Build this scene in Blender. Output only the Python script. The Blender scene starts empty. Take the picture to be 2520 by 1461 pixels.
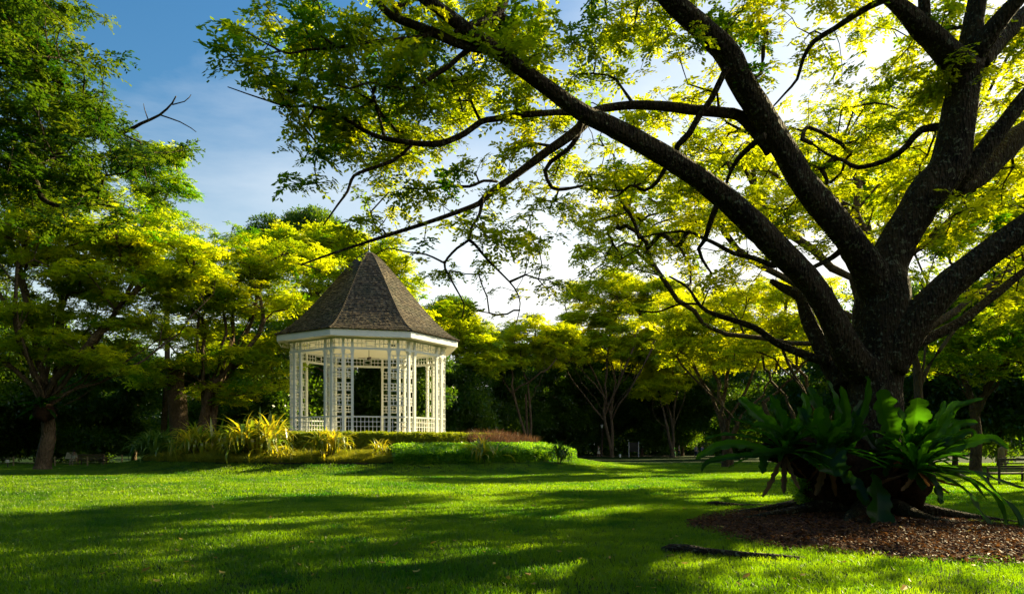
import bpy, math, random
import numpy as np
from mathutils import Vector, Matrix, Euler

R = math.radians
rng = np.random.RandomState(7)
random.seed(7)
scene = bpy.context.scene
COL = scene.collection

# ------------------------------------------------------------------ camera
HZ, F, CX, CAMZ = 1098.0, 1700.0, 1260.0, 1.5
cam_d = bpy.data.cameras.new('camera')
cam = bpy.data.objects.new('camera', cam_d)
COL.objects.link(cam)
cam.location = (0, 0, CAMZ)
cam.rotation_euler = (R(90), 0, 0)
cam_d.sensor_width = 36.0
cam_d.lens = F / 2520.0 * 36.0
cam_d.shift_y = (HZ - 730.5) / 2520.0
cam_d.clip_start = 0.1
cam_d.clip_end = 2000
scene.camera = cam

# ------------------------------------------------------------------ light
SUN_EL, SUN_PHI = 27.0, 35.5            # PHI: from +X (right) towards +Y (away)
sdir = Vector((math.cos(R(SUN_EL)) * math.cos(R(SUN_PHI)), math.cos(R(SUN_EL)) * math.sin(R(SUN_PHI)), math.sin(R(SUN_EL))))
sun_d = bpy.data.lights.new('sun', 'SUN')
sun_d.energy = 5.0
sun_d.angle = R(0.6)
sun_d.color = (1.0, 0.84, 0.47)
sun = bpy.data.objects.new('sun', sun_d)
COL.objects.link(sun)
sun.rotation_euler = sdir.to_track_quat('Z', 'Y').to_euler()
sun.location = (40, 40, 40)

world = bpy.data.worlds.new('World')
scene.world = world
world.use_nodes = True
wn, wl = world.node_tree.nodes, world.node_tree.links
wn.clear()
w_out = wn.new('ShaderNodeOutputWorld')
w_bg = wn.new('ShaderNodeBackground')
w_bg.inputs['Strength'].default_value = 0.056
sky = wn.new('ShaderNodeTexSky')
sky.sky_type = 'NISHITA'
sky.sun_disc = False
sky.sun_elevation = R(SUN_EL)
sky.sun_rotation = R(90 - SUN_PHI)
sky.air_density = 1.5
sky.dust_density = 0.9
sky.ozone_density = 3.0
w_tc = wn.new('ShaderNodeTexCoord')
w_map = wn.new('ShaderNodeMapping')
w_map.inputs['Scale'].default_value = (1.0, 1.0, 2.2)
w_map.inputs['Rotation'].default_value = (0.35, 0.5, 0.2)
w_no = wn.new('ShaderNodeTexNoise')
w_no.inputs['Scale'].default_value = 2.6
w_no.inputs['Detail'].default_value = 7
w_no.inputs['Roughness'].default_value = 0.58
w_no.inputs['Distortion'].default_value = 0.3
w_sep = wn.new('ShaderNodeSeparateXYZ')
w_h = wn.new('ShaderNodeMapRange')        # more thin cloud towards the horizon
w_h.inputs['From Min'].default_value = 0.0
w_h.inputs['From Max'].default_value = 1.0
w_h.inputs['To Min'].default_value = 0.52
w_h.inputs['To Max'].default_value = -0.75
w_sx = wn.new('ShaderNodeMath'); w_sx.operation = 'MULTIPLY'; w_sx.inputs[1].default_value = 0.62
w_a1 = wn.new('ShaderNodeMath'); w_a1.operation = 'ADD'
w_a2 = wn.new('ShaderNodeMath'); w_a2.operation = 'ADD'
w_r = wn.new('ShaderNodeMapRange')
w_r.inputs['From Min'].default_value = 0.22
w_r.inputs['From Max'].default_value = 0.84
w_mix = wn.new('ShaderNodeMix'); w_mix.data_type = 'RGBA'
w_mix.inputs['B'].default_value = (7.6, 7.7, 7.5, 1)
wl.new(w_tc.outputs['Generated'], w_map.inputs['Vector'])
wl.new(w_map.outputs['Vector'], w_no.inputs['Vector'])
wl.new(w_tc.outputs['Generated'], w_sep.inputs['Vector'])
wl.new(w_sep.outputs['Z'], w_h.inputs['Value'])
wl.new(w_sep.outputs['X'], w_sx.inputs[0])
w_nm = wn.new('ShaderNodeMath'); w_nm.operation = 'MULTIPLY_ADD'; w_nm.inputs[1].default_value = .62; w_nm.inputs[2].default_value = .19
wl.new(w_no.outputs['Fac'], w_nm.inputs[0]); wl.new(w_nm.outputs[0], w_a1.inputs[0]); wl.new(w_h.outputs['Result'], w_a1.inputs[1])
wl.new(w_a1.outputs[0], w_a2.inputs[0]); wl.new(w_sx.outputs[0], w_a2.inputs[1])
wl.new(w_a2.outputs[0], w_r.inputs['Value'])
wl.new(w_r.outputs['Result'], w_mix.inputs['Factor'])
w_hs = wn.new('ShaderNodeHueSaturation'); w_hs.inputs['Saturation'].default_value = 1.38; w_hs.inputs['Value'].default_value = .9
wl.new(sky.outputs['Color'], w_hs.inputs['Color']); wl.new(w_hs.outputs['Color'], w_mix.inputs['A'])
wl.new(w_mix.outputs['Result'], w_bg.inputs['Color'])
wl.new(w_bg.outputs['Background'], w_out.inputs['Surface'])

scene.view_settings.view_transform = 'Standard'
scene.view_settings.look = 'None'
scene.view_settings.gamma = 1.0
scene.view_settings.use_curve_mapping = False
scene.view_settings.exposure = 1.6
scene.cycles.max_bounces = 7
scene.cycles.diffuse_bounces = 3
scene.cycles.transmission_bounces = 4
scene.cycles.glossy_bounces = 2
scene.cycles.use_denoising = True
scene.cycles.denoiser = 'OPENIMAGEDENOISE'
scene.cycles.denoising_input_passes = 'RGB_ALBEDO_NORMAL'
scene.cycles.sample_clamp_indirect = 6.0

# ------------------------------------------------------------------ helpers
def at(px, py, d):
    """point seen at photo position (px,py) (2520 px wide) at depth d metres"""
    return Vector(((px - CX) / F * d, d, CAMZ + (HZ - py) / F * d))

GCX, GCY = (908 - CX) / F * 51.4, 51.4          # bandstand centre

def ground_z(x, y):
    x = np.asarray(x, float); y = np.asarray(y, float)
    e = np.sqrt(((x - GCX) / 16) ** 2 + ((y - GCY) / 13.5) ** 2)
    t = np.clip((1.3 - e) / 0.9, 0, 1)
    z = 1.9 * (3 * t ** 2 - 2 * t ** 3)
    z = z + 0.03 * np.sin(x * 0.45 + 1.3) * np.sin(y * 0.37) * (t <= 0)
    m = np.sqrt(((x - 6.3) / 3.2) ** 2 + ((y - 12.8) / 4.0) ** 2)
    return z + 0.16 * np.clip(1 - m, 0, 1)

def gz(x, y):
    return float(ground_z(x, y))

def on_ground(px, py):
    d = 20.0
    for _ in range(60):
        zz = gz((px - CX) / F * d, d)
        d2 = (CAMZ - zz) * F / max(py - HZ, 1.0)
        d = d * 0.6 + d2 * 0.4
    x = (px - CX) / F * d
    return Vector((x, d, gz(x, d)))

def mesh_from(name, V, Fc, mats=None, smooth=False, mi=None):
    me = bpy.data.meshes.new(name)
    V = np.asarray(V, float)
    me.from_pydata(V.tolist() if len(V) else [], [], [tuple(f) for f in Fc])
    if mats is not None:
        for m in (mats if isinstance(mats, (list, tuple)) else [mats]):
            me.materials.append(m)
    if mi is not None:
        me.polygons.foreach_set('material_index', np.asarray(mi, np.int32))
    if smooth:
        me.polygons.foreach_set('use_smooth', np.ones(len(me.polygons), bool))
    me.update()
    return me

def fast_mesh(name, V, Q, mat, smooth=False):
    """V (n,3) array, Q (m,4) quads"""
    V = np.asarray(V, np.float32); Q = np.asarray(Q, np.int32)
    me = bpy.data.meshes.new(name)
    me.vertices.add(len(V)); me.vertices.foreach_set('co', V.ravel())
    k = Q.shape[1]
    me.loops.add(Q.size); me.loops.foreach_set('vertex_index', Q.ravel())
    me.polygons.add(len(Q))
    me.polygons.foreach_set('loop_start', np.arange(0, Q.size, k, dtype=np.int32))
    me.polygons.foreach_set('loop_total', np.full(len(Q), k, np.int32))
    me.polygons.foreach_set('use_smooth', np.full(len(Q), smooth))
    me.materials.append(mat)
    me.update(calc_edges=True)
    return me

def tag(o, label=None, cat=None, group=None, kind=None):
    if label: o['label'] = label
    if cat: o['category'] = cat
    if group: o['group'] = group
    if kind: o['kind'] = kind
    return o

def link(name, data, parent=None, loc=None, rotz=None):
    o = bpy.data.objects.new(name, data)
    COL.objects.link(o)
    if parent is not None: o.parent = parent
    if loc is not None: o.location = loc
    if rotz is not None: o.rotation_euler = (0, 0, rotz)
    return o

def thing(name, label, cat, loc=(0, 0, 0), rotz=0, group=None):
    o = link(name, None, None, loc, rotz)
    o.empty_display_size = 0.2
    return tag(o, label, cat, group)

class MB:
    def __init__(s): s.V, s.F = [], []
    def box(s, x0, x1, y0, y1, z0, z1, M=None):
        b = len(s.V)
        for x, y, z in ((x0,y0,z0),(x1,y0,z0),(x1,y1,z0),(x0,y1,z0),(x0,y0,z1),(x1,y0,z1),(x1,y1,z1),(x0,y1,z1)):
            v = Vector((x, y, z))
            if M is not None: v = M @ v
            s.V.append(v[:])
        for f in ((0,3,2,1),(4,5,6,7),(0,1,5,4),(1,2,6,5),(2,3,7,6),(3,0,4,7)):
            s.F.append(tuple(b + i for i in f))
        return s
    def bar(s, p, q, w, h=None, up=(0, 0, 1)):
        p, q = Vector(p), Vector(q); d = q - p; L = d.length; d.normalize()
        u = Vector(up)
        if abs(d.dot(u)) > .98: u = Vector((1, 0, 0))
        side = d.cross(u).normalized(); u = side.cross(d)
        M = Matrix((side, d, u)).transposed().to_4x4(); M.translation = p
        h = h or w
        return s.box(-w/2, w/2, 0, L, -h/2, h/2, M)
    def tube(s, pts, rad, n=8, cap=True):
        pts = [Vector(p) for p in pts]
        if not hasattr(rad, '__len__'): rad = [rad] * len(pts)
        b0 = len(s.V); prev = None
        for i, p in enumerate(pts):
            t = (pts[min(i+1, len(pts)-1)] - pts[max(i-1, 0)]).normalized()
            if prev is None:
                a = Vector((0, 0, 1)) if abs(t.z) < .9 else Vector((1, 0, 0))
                u = t.cross(a).normalized()
            else:
                u = (prev - t * prev.dot(t)).normalized()
            prev = u; v = t.cross(u)
            for k in range(n):
                an = 2 * math.pi * k / n
                s.V.append((p + (u * math.cos(an) + v * math.sin(an)) * rad[i])[:])
        for i in range(len(pts) - 1):
            for k in range(n):
                a = b0 + i*n + k; b = b0 + i*n + (k+1) % n
                s.F.append((a, b, b + n, a + n))
        if cap:
            s.F.append(tuple(b0 + k for k in range(n))[::-1])
            e = b0 + (len(pts) - 1) * n
            s.F.append(tuple(e + k for k in range(n)))
        return s
    def lathe(s, prof, n=12, c=(0, 0, 0)):
        b0 = len(s.V)
        for r, z in prof:
            for k in range(n):
                a = 2*math.pi*k/n
                s.V.append((c[0] + r*math.cos(a), c[1] + r*math.sin(a), c[2] + z))
        for i in range(len(prof)-1):
            for k in range(n):
                a = b0+i*n+k; b = b0+i*n+(k+1) % n
                s.F.append((a, b, b+n, a+n))
        s.F.append(tuple(b0+k for k in range(n))[::-1])
        e = b0+(len(prof)-1)*n
        s.F.append(tuple(e+k for k in range(n)))
        return s
    def mesh(s, name, mat, smooth=False):
        return mesh_from(name, s.V, s.F, mat, smooth)
    def build(s, name, mat, parent=None, smooth=False, **k):
        return link(name, s.mesh(name, mat, smooth), parent, **k)

# ------------------------------------------------------------------ materials
def new_mat(name):
    m = bpy.data.materials.new(name); m.use_nodes = True
    n, l = m.node_tree.nodes, m.node_tree.links
    n.clear()
    return m, n, l, n.new('ShaderNodeOutputMaterial')

def leaf_mat(name, dark, light, tdark, tlight, gloss=0.06, rough=0.4, inst=True, noise=None):
    m, n, l, out = new_mat(name)
    if inst:
        at_ = n.new('ShaderNodeAttribute'); at_.attribute_type = 'INSTANCER'; at_.attribute_name = 'tint'
        fac = at_.outputs['Fac']
    else:
        oi = n.new('ShaderNodeObjectInfo'); fac = oi.outputs['Random']
    if noise:
        tc = n.new('ShaderNodeTexCoord'); nz = n.new('ShaderNodeTexNoise'); nz.inputs['Scale'].default_value = noise
        nz.inputs['Detail'].default_value = 3
        l.new(tc.outputs['Object'], nz.inputs['Vector'])
        mm = n.new('ShaderNodeMath'); mm.operation = 'MULTIPLY_ADD'; mm.inputs[1].default_value = 0.9
        sb = n.new('ShaderNodeMath'); sb.operation = 'SUBTRACT'; sb.inputs[1].default_value = 0.5
        l.new(nz.outputs['Fac'], sb.inputs[0]); l.new(sb.outputs[0], mm.inputs[0]); l.new(fac, mm.inputs[2])
        fac = mm.outputs[0]
    def mix(a, b):
        x = n.new('ShaderNodeMix'); x.data_type = 'RGBA'; x.clamp_factor = True
        x.inputs['A'].default_value = (*a, 1); x.inputs['B'].default_value = (*b, 1)
        l.new(fac, x.inputs['Factor'])
        return x.outputs['Result']
    d = n.new('ShaderNodeBsdfDiffuse'); t = n.new('ShaderNodeBsdfTranslucent'); g = n.new('ShaderNodeBsdfGlossy')
    g.inputs['Roughness'].default_value = rough
    l.new(mix(dark, light), d.inputs['Color']); l.new(mix(tdark, tlight), t.inputs['Color'])
    a = n.new('ShaderNodeAddShader'); s = n.new('ShaderNodeMixShader'); s.inputs[0].default_value = gloss
    l.new(d.outputs[0], a.inputs[0]); l.new(t.outputs[0], a.inputs[1])
    l.new(a.outputs[0], s.inputs[1]); l.new(g.outputs[0], s.inputs[2])
    l.new(s.outputs[0], out.inputs['Surface'])
    return m

def solid(name, c, rough=0.6, c2=None, scale=4.0, bump=0.0, metallic=0.0, spec=0.4, detail=4, vec='Object'):
    m, n, l, out = new_mat(name)
    p = n.new('ShaderNodeBsdfPrincipled')
    p.inputs['Roughness'].default_value = rough
    p.inputs['Metallic'].default_value = metallic
    p.inputs['Specular IOR Level'].default_value = spec
    p.inputs['Base Color'].default_value = (*c, 1)
    if c2 is not None or bump:
        tc = n.new('ShaderNodeTexCoord'); nz = n.new('ShaderNodeTexNoise')
        nz.inputs['Scale'].default_value = scale; nz.inputs['Detail'].default_value = detail
        nz.inputs['Roughness'].default_value = 0.6
        l.new(tc.outputs[vec], nz.inputs['Vector'])
        if c2 is not None:
            r = n.new('ShaderNodeMapRange'); r.inputs['From Min'].default_value = .38; r.inputs['From Max'].default_value = .62
            x = n.new('ShaderNodeMix'); x.data_type = 'RGBA'
            x.inputs['A'].default_value = (*c, 1); x.inputs['B'].default_value = (*c2, 1)
            l.new(nz.outputs['Fac'], r.inputs['Value']); l.new(r.outputs['Result'], x.inputs['Factor'])
            l.new(x.outputs['Result'], p.inputs['Base Color'])
        if bump:
            b = n.new('ShaderNodeBump'); b.inputs['Strength'].default_value = bump; b.inputs['Distance'].default_value = 0.05
            l.new(nz.outputs['Fac'], b.inputs['Height']); l.new(b.outputs['Normal'], p.inputs['Normal'])
    l.new(p.outputs[0], out.inputs['Surface'])
    return m

def bark_mat(name, c1, c2, lichen, sc=1.0, lich=0.62):
    m, n, l, out = new_mat(name)
    p = n.new('ShaderNodeBsdfPrincipled'); p.inputs['Roughness'].default_value = .85
    p.inputs['Specular IOR Level'].default_value = .2
    tc = n.new('ShaderNodeTexCoord')
    a = n.new('ShaderNodeTexNoise'); a.inputs['Scale'].default_value = 2.2*sc; a.inputs['Detail'].default_value = 6; a.inputs['Roughness'].default_value = .7
    b = n.new('ShaderNodeTexNoise'); b.inputs['Scale'].default_value = 11*sc; b.inputs['Detail'].default_value = 4; b.inputs['Roughness'].default_value = .7
    v = n.new('ShaderNodeTexVoronoi'); v.inputs['Scale'].default_value = 22*sc
    mp = n.new('ShaderNodeMapping'); mp.inputs['Scale'].default_value = (1, 1, .35)
    l.new(tc.outputs['Object'], a.inputs['Vector']); l.new(tc.outputs['Object'], b.inputs['Vector'])
    l.new(tc.outputs['Object'], mp.inputs['Vector']); l.new(mp.outputs[0], v.inputs['Vector'])
    r = n.new('ShaderNodeMapRange'); r.inputs['From Min'].default_value = .35; r.inputs['From Max'].default_value = .65
    x = n.new('ShaderNodeMix'); x.data_type = 'RGBA'; x.inputs['A'].default_value = (*c1, 1); x.inputs['B'].default_value = (*c2, 1)
    l.new(a.outputs['Fac'], r.inputs['Value']); l.new(r.outputs['Result'], x.inputs['Factor'])
    r2 = n.new('ShaderNodeMapRange'); r2.inputs['From Min'].default_value = lich; r2.inputs['From Max'].default_value = lich + .05
    x2 = n.new('ShaderNodeMix'); x2.data_type = 'RGBA'; x2.inputs['B'].default_value = (*lichen, 1)
    l.new(b.outputs['Fac'], r2.inputs['Value']); l.new(r2.outputs['Result'], x2.inputs['Factor'])
    l.new(x.outputs['Result'], x2.inputs['A']); l.new(x2.outputs['Result'], p.inputs['Base Color'])
    ad = n.new('ShaderNodeMath'); ad.operation = 'ADD'
    l.new(b.outputs['Fac'], ad.inputs[0]); l.new(v.outputs['Distance'], ad.inputs[1])
    bm = n.new('ShaderNodeBump'); bm.inputs['Strength'].default_value = 1.0; bm.inputs['Distance'].default_value = .09
    l.new(ad.outputs[0], bm.inputs['Height']); l.new(bm.outputs[0], p.inputs['Normal'])
    l.new(p.outputs[0], out.inputs['Surface'])
    return m

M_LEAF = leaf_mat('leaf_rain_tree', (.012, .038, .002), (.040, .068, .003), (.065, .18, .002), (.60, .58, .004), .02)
M_LEAFL = leaf_mat('leaf_shade_tree', (.010, .030, .003), (.024, .05, .004), (.025, .075, .002), (.15, .18, .004), .02)  # shaded side of the near-left crown put into a darker leaf colour
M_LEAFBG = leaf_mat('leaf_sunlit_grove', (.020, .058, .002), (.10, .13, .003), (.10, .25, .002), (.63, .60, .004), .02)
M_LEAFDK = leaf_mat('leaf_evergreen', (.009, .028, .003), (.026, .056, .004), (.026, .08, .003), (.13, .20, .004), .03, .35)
M_HEDGE = leaf_mat('leaf_hedge', (.05, .09, .004), (.20, .20, .007), (.10, .17, .004), (.40, .38, .008), .04, .35)
M_COVER = leaf_mat('leaf_groundcover', (.025, .09, .004), (.10, .19, .006), (.06, .20, .004), (.28, .42, .008), .06, .3)
M_LOWGRASS = leaf_mat('leaf_low_golden_grass', (.05, .075, .005), (.16, .15, .008), (.07, .11, .004), (.32, .28, .010), .02)
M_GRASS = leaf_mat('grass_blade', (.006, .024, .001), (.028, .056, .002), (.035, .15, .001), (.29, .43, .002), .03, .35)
M_PURPLE = leaf_mat('leaf_fountain_grass', (.035, .018, .012), (.10, .055, .03), (.03, .015, .01), (.10, .05, .02), .02)
M_FROND = leaf_mat('fern_frond', (.003, .012, .002), (.007, .020, .002), (.016, .075, .002), (.060, .19, .003), .010, .25, inst=False)
M_DRYFROND = leaf_mat('dead_frond', (.07, .035, .012), (.14, .07, .025), (.05, .025, .008), (.10, .05, .015), .02, .5, inst=False)
M_CORDY = leaf_mat('cordyline_leaf', (.06, .12, .006), (.27, .22, .012), (.12, .20, .006), (.50, .38, .010), .06, .35, inst=False, noise=2.2)
M_CORDYG = leaf_mat('cordyline_leaf_green', (.03, .08, .012), (.08, .13, .02), (.04, .10, .008), (.12, .17, .015), .05, .35, inst=False)
M_MULCH = leaf_mat('mulch_chip', (.03, .008, .003), (.15, .055, .016), (.03, .012, .004), (.08, .035, .010), .03, .45)
M_LITTER = leaf_mat('dry_leaf', (.30, .16, .03), (.42, .30, .05), (.1, .06, .01), (.2, .14, .02), .04, .4)
M_BARK = bark_mat('bark_dark', (.018, .012, .006), (.075, .050, .022), (.16, .16, .09), 1.0, .57)
M_BARKBG = bark_mat('bark_grove', (.07, .045, .025), (.15, .105, .06), (.20, .18, .12), .6, .66)
M_FIBRE = solid('fern_root_mass', (.018, .011, .006), .95, (.045, .024, .012), 14, 1.0, spec=.1)
M_WHITE = solid('white_paint', (.70, .72, .66), .5, (.76, .76, .70), 3.0, .02)
M_CEIL = solid('cream_ceiling', (.78, .72, .55), .55, (.80, .75, .60), 1.0)
M_METAL = solid('zinc_cap', (.30, .36, .37), .4, (.22, .28, .30), 8, metallic=.6)
M_BLACK = solid('black_iron', (.012, .012, .012), .4)
M_WOOD = solid('weathered_teak', (.06, .042, .026), .7, (.10, .075, .05), 9, .3)
M_SOIL = solid('bed_soil', (.022, .016, .009), .95, (.045, .03, .016), 6, .8, spec=.1)

def shingle_mat():
    m, n, l, out = new_mat('wood_shingle')
    p = n.new('ShaderNodeBsdfPrincipled'); p.inputs['Roughness'].default_value = .75; p.inputs['Specular IOR Level'].default_value = .25
    g = n.new('ShaderNodeNewGeometry'); tc = n.new('ShaderNodeTexCoord')
    cr = n.new('ShaderNodeValToRGB')
    e = cr.color_ramp.elements
    e[0].position = 0; e[0].color = (.035, .026, .015, 1); e[1].position = 1; e[1].color = (.17, .13, .075, 1)
    k = cr.color_ramp.elements.new(.55); k.color = (.085, .064, .037, 1)
    l.new(g.outputs['Random Per Island'], cr.inputs['Fac'])
    nz = n.new('ShaderNodeTexNoise'); nz.inputs['Scale'].default_value = 1.1; nz.inputs['Detail'].default_value = 5
    nz2 = n.new('ShaderNodeTexNoise'); nz2.inputs['Scale'].default_value = 14; nz2.inputs['Detail'].default_value = 3
    mp = n.new('ShaderNodeMapping'); mp.inputs['Scale'].default_value = (1, 1, .25)
    l.new(tc.outputs['Object'], mp.inputs['Vector']); l.new(mp.outputs[0], nz2.inputs['Vector']); l.new(tc.outputs['Object'], nz.inputs['Vector'])
    r = n.new('ShaderNodeMapRange'); r.inputs['From Min'].default_value = .45; r.inputs['From Max'].default_value = .7
    x = n.new('ShaderNodeMix'); x.data_type = 'RGBA'; x.inputs['B'].default_value = (.05, .055, .03, 1)
    mu = n.new('ShaderNodeMath'); mu.operation = 'MULTIPLY'; mu.inputs[1].default_value = .6
    l.new(nz.outputs['Fac'], r.inputs['Value']); l.new(r.outputs[0], mu.inputs[0]); l.new(mu.outputs[0], x.inputs['Factor'])
    l.new(cr.outputs['Color'], x.inputs['A'])
    x3 = n.new('ShaderNodeMix'); x3.data_type = 'RGBA'; x3.blend_type = 'MULTIPLY'; x3.inputs['Factor'].default_value = .7
    l.new(x.outputs['Result'], x3.inputs['A']); l.new(nz2.outputs['Fac'], x3.inputs['B'])
    mul = n.new('ShaderNodeMix'); mul.data_type = 'RGBA'; mul.blend_type = 'ADD'; mul.inputs['Factor'].default_value = .35
    l.new(x3.outputs['Result'], mul.inputs['A']); l.new(x3.outputs['Result'], mul.inputs['B'])
    l.new(mul.outputs['Result'], p.inputs['Base Color'])
    b = n.new('ShaderNodeBump'); b.inputs['Strength'].default_value = .4; b.inputs['Distance'].default_value = .02
    l.new(nz2.outputs['Fac'], b.inputs['Height']); l.new(b.outputs[0], p.inputs['Normal'])
    l.new(p.outputs[0], out.inputs['Surface'])
    return m
M_SHINGLE = shingle_mat()

def lawn_mat():
    m, n, l, out = new_mat('lawn_ground')
    p = n.new('ShaderNodeBsdfPrincipled'); p.inputs['Roughness'].default_value = .9; p.inputs['Specular IOR Level'].default_value = .1
    tc = n.new('ShaderNodeTexCoord')
    a = n.new('ShaderNodeTexNoise'); a.inputs['Scale'].default_value = .35; a.inputs['Detail'].default_value = 8
    b = n.new('ShaderNodeTexNoise'); b.inputs['Scale'].default_value = 18; b.inputs['Detail'].default_value = 5
    l.new(tc.outputs['Object'], a.inputs['Vector']); l.new(tc.outputs['Object'], b.inputs['Vector'])
    x = n.new('ShaderNodeMix'); x.data_type = 'RGBA'; x.inputs['A'].default_value = (.007, .024, .002, 1); x.inputs['B'].default_value = (.022, .046, .003, 1)
    ad = n.new('ShaderNodeMath'); ad.operation = 'ADD'; l.new(a.outputs['Fac'], ad.inputs[0]); l.new(b.outputs['Fac'], ad.inputs[1])
    r = n.new('ShaderNodeMapRange'); r.inputs['From Min'].default_value = .8; r.inputs['From Max'].default_value = 1.2
    l.new(ad.outputs[0], r.inputs['Value']); l.new(r.outputs[0], x.inputs['Factor'])
    l.new(x.outputs['Result'], p.inputs['Base Color'])
    bm = n.new('ShaderNodeBump'); bm.inputs['Strength'].default_value = 1; bm.inputs['Distance'].default_value = .08
    l.new(b.outputs['Fac'], bm.inputs['Height']); l.new(bm.outputs[0], p.inputs['Normal'])
    l.new(p.outputs[0], out.inputs['Surface'])
    return m
M_LAWN = lawn_mat()

# ------------------------------------------------------------------ instanced foliage (geometry nodes, kind stuff)
def proto_collection(name, meshes):
    c = bpy.data.collections.new(name)
    for i, me in enumerate(meshes):
        c.objects.link(bpy.data.objects.new('%s_%02d' % (name, i), me))
    return c

_groups = {}
def scatter_group(coll):
    if coll.name in _groups: return _groups[coll.name]
    g = bpy.data.node_groups.new('scatter_' + coll.name, 'GeometryNodeTree')
    g.interface.new_socket('Geometry', in_out='INPUT', socket_type='NodeSocketGeometry')
    g.interface.new_socket('Geometry', in_out='OUTPUT', socket_type='NodeSocketGeometry')
    n, l = g.nodes, g.links
    i, o = n.new('NodeGroupInput'), n.new('NodeGroupOutput')
    ci = n.new('GeometryNodeCollectionInfo'); ci.inputs['Collection'].default_value = coll
    ci.inputs['Separate Children'].default_value = True; ci.inputs['Reset Children'].default_value = True
    ip = n.new('GeometryNodeInstanceOnPoints'); ip.inputs['Pick Instance'].default_value = True
    def na(nm, t):
        a = n.new('GeometryNodeInputNamedAttribute'); a.data_type = t; a.inputs['Name'].default_value = nm
        return a.outputs['Attribute']
    l.new(i.outputs[0], ip.inputs['Points']); l.new(ci.outputs[0], ip.inputs['Instance'])
    l.new(na('rot', 'FLOAT_VECTOR'), ip.inputs['Rotation']); l.new(na('scl', 'FLOAT'), ip.inputs['Scale'])
    l.new(na('pick', 'INT'), ip.inputs['Instance Index'])
    l.new(ip.outputs[0], o.inputs[0])
    _groups[coll.name] = g
    return g

def scatter(name, coll, P, rot, scl, tint, parent=None, kind='stuff', mat=None):
    P = np.asarray(P, np.float32); N = len(P)
    if parent is not None:
        P = P - np.array(parent.location, np.float32)
    me = bpy.data.meshes.new(name)
    me.vertices.add(N); me.vertices.foreach_set('co', P.ravel())
    a = me.attributes.new('rot', 'FLOAT_VECTOR', 'POINT'); a.data.foreach_set('vector', np.asarray(rot, np.float32).ravel())
    a = me.attributes.new('scl', 'FLOAT', 'POINT'); a.data.foreach_set('value', np.asarray(scl, np.float32))
    a = me.attributes.new('tint', 'FLOAT', 'POINT'); a.data.foreach_set('value', np.asarray(tint, np.float32))
    a = me.attributes.new('pick', 'INT', 'POINT'); a.data.foreach_set('value', rng.randint(0, len(coll.objects), N).astype(np.int32))
    me.update()
    o = link(name, me, parent)
    mod = o.modifiers.new('scatter', 'NODES'); mod.node_group = scatter_group(coll)
    if kind: o['kind'] = kind
    return o

def spray_mesh(name, mat, seed, n_pin=8, n_leaf=7, L=.30, ll=.075, lw=.034, droop=.35, fan=2*math.pi):
    """a compound-leaf spray: pinnae radiating from a twig tip, paired leaflets along each"""
    r = np.random.RandomState(seed); V = []; Q = []
    for k in range(n_pin):
        a = fan * (k + r.uniform(-.35, .35)) / n_pin
        Lk = L * r.uniform(.65, 1.15); up = r.uniform(-.1, .35); dr = droop * r.uniform(.6, 1.5)
        d = np.array([math.cos(a), math.sin(a), 0]); s = np.array([-math.sin(a), math.cos(a), 0])
        org = r.normal(0, .05 * L / .3, 3)
        for j in range(n_leaf):
            t = (j + .6) / n_leaf
            c = org + d * Lk * t + np.array([0, 0, Lk * (up * t - dr * t * t)])
            for sg in (-1, 1):
                if r.rand() < .08: continue
                yaw = r.uniform(.5, 1.1)
                dv = d * math.cos(yaw) + s * sg * math.sin(yaw) + np.array([0, 0, r.uniform(-.55, .15)])
                dv /= np.linalg.norm(dv)
                w = np.cross(dv, np.array([r.normal(0, .35), r.normal(0, .35), 1.0])); w /= np.linalg.norm(w)
                l_ = ll * r.uniform(.75, 1.2) * (1 - .25 * abs(t - .5)); ww = lw * r.uniform(.8, 1.2) / 2
                b = len(V)
                V += [c, c + dv*l_*.5 + w*ww, c + dv*l_, c + dv*l_*.5 - w*ww]
                Q.append((b, b+1, b+2, b+3))
    return fast_mesh(name, V, Q, mat)

def bush_mesh(name, mat, seed, n=50, rad=.35, ll=.10, lw=.05, flat=.7):
    r = np.random.RandomState(seed); V = []; Q = []
    for k in range(n):
        d = r.normal(0, 1, 3); d /= np.linalg.norm(d); c = d * rad * r.uniform(.35, 1) * np.array([1, 1, flat])
        dv = d + r.normal(0, .5, 3) + np.array([0, 0, -.2]); dv /= np.linalg.norm(dv)
        w = np.cross(dv, r.normal(0, .6, 3) + np.array([0, 0, 1.])); w /= np.linalg.norm(w)
        l_ = ll * r.uniform(.7, 1.25); ww = lw * r.uniform(.8, 1.2) / 2; b = len(V)
        V += [c, c + dv*l_*.5 + w*ww, c + dv*l_, c + dv*l_*.5 - w*ww]; Q.append((b, b+1, b+2, b+3))
    return fast_mesh(name, V, Q, mat)

def grass_patch(name, mat, seed, n=150, size=.5, h=.05, w=.006, lean=.5):
    r = np.random.RandomState(seed); V = []; Q = []
    for k in range(n):
        x, y = r.uniform(-size/2, size/2, 2); a = r.uniform(0, 2*math.pi); hh = h * r.uniform(.5, 1.35)
        le = r.uniform(.1, lean) * hh * 1.4; a2 = r.uniform(0, 2*math.pi)
        sx, sy = math.cos(a)*w/2, math.sin(a)*w/2; lx, ly = math.cos(a2)*le, math.sin(a2)*le
        b = len(V)
        V += [(x-sx, y-sy, -.005), (x+sx, y+sy, -.005), (x+sx*.8+lx*.4, y+sy*.8+ly*.4, hh*.65), (x-sx*.8+lx*.4, y-sy*.8+ly*.4, hh*.65),
              (x+sx*.15+lx, y+sy*.15+ly, hh), (x-sx*.15+lx, y-sy*.15+ly, hh)]
        Q += [(b, b+1, b+2, b+3), (b+3, b+2, b+4, b+5)]
    return fast_mesh(name, V, Q, mat)

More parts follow.
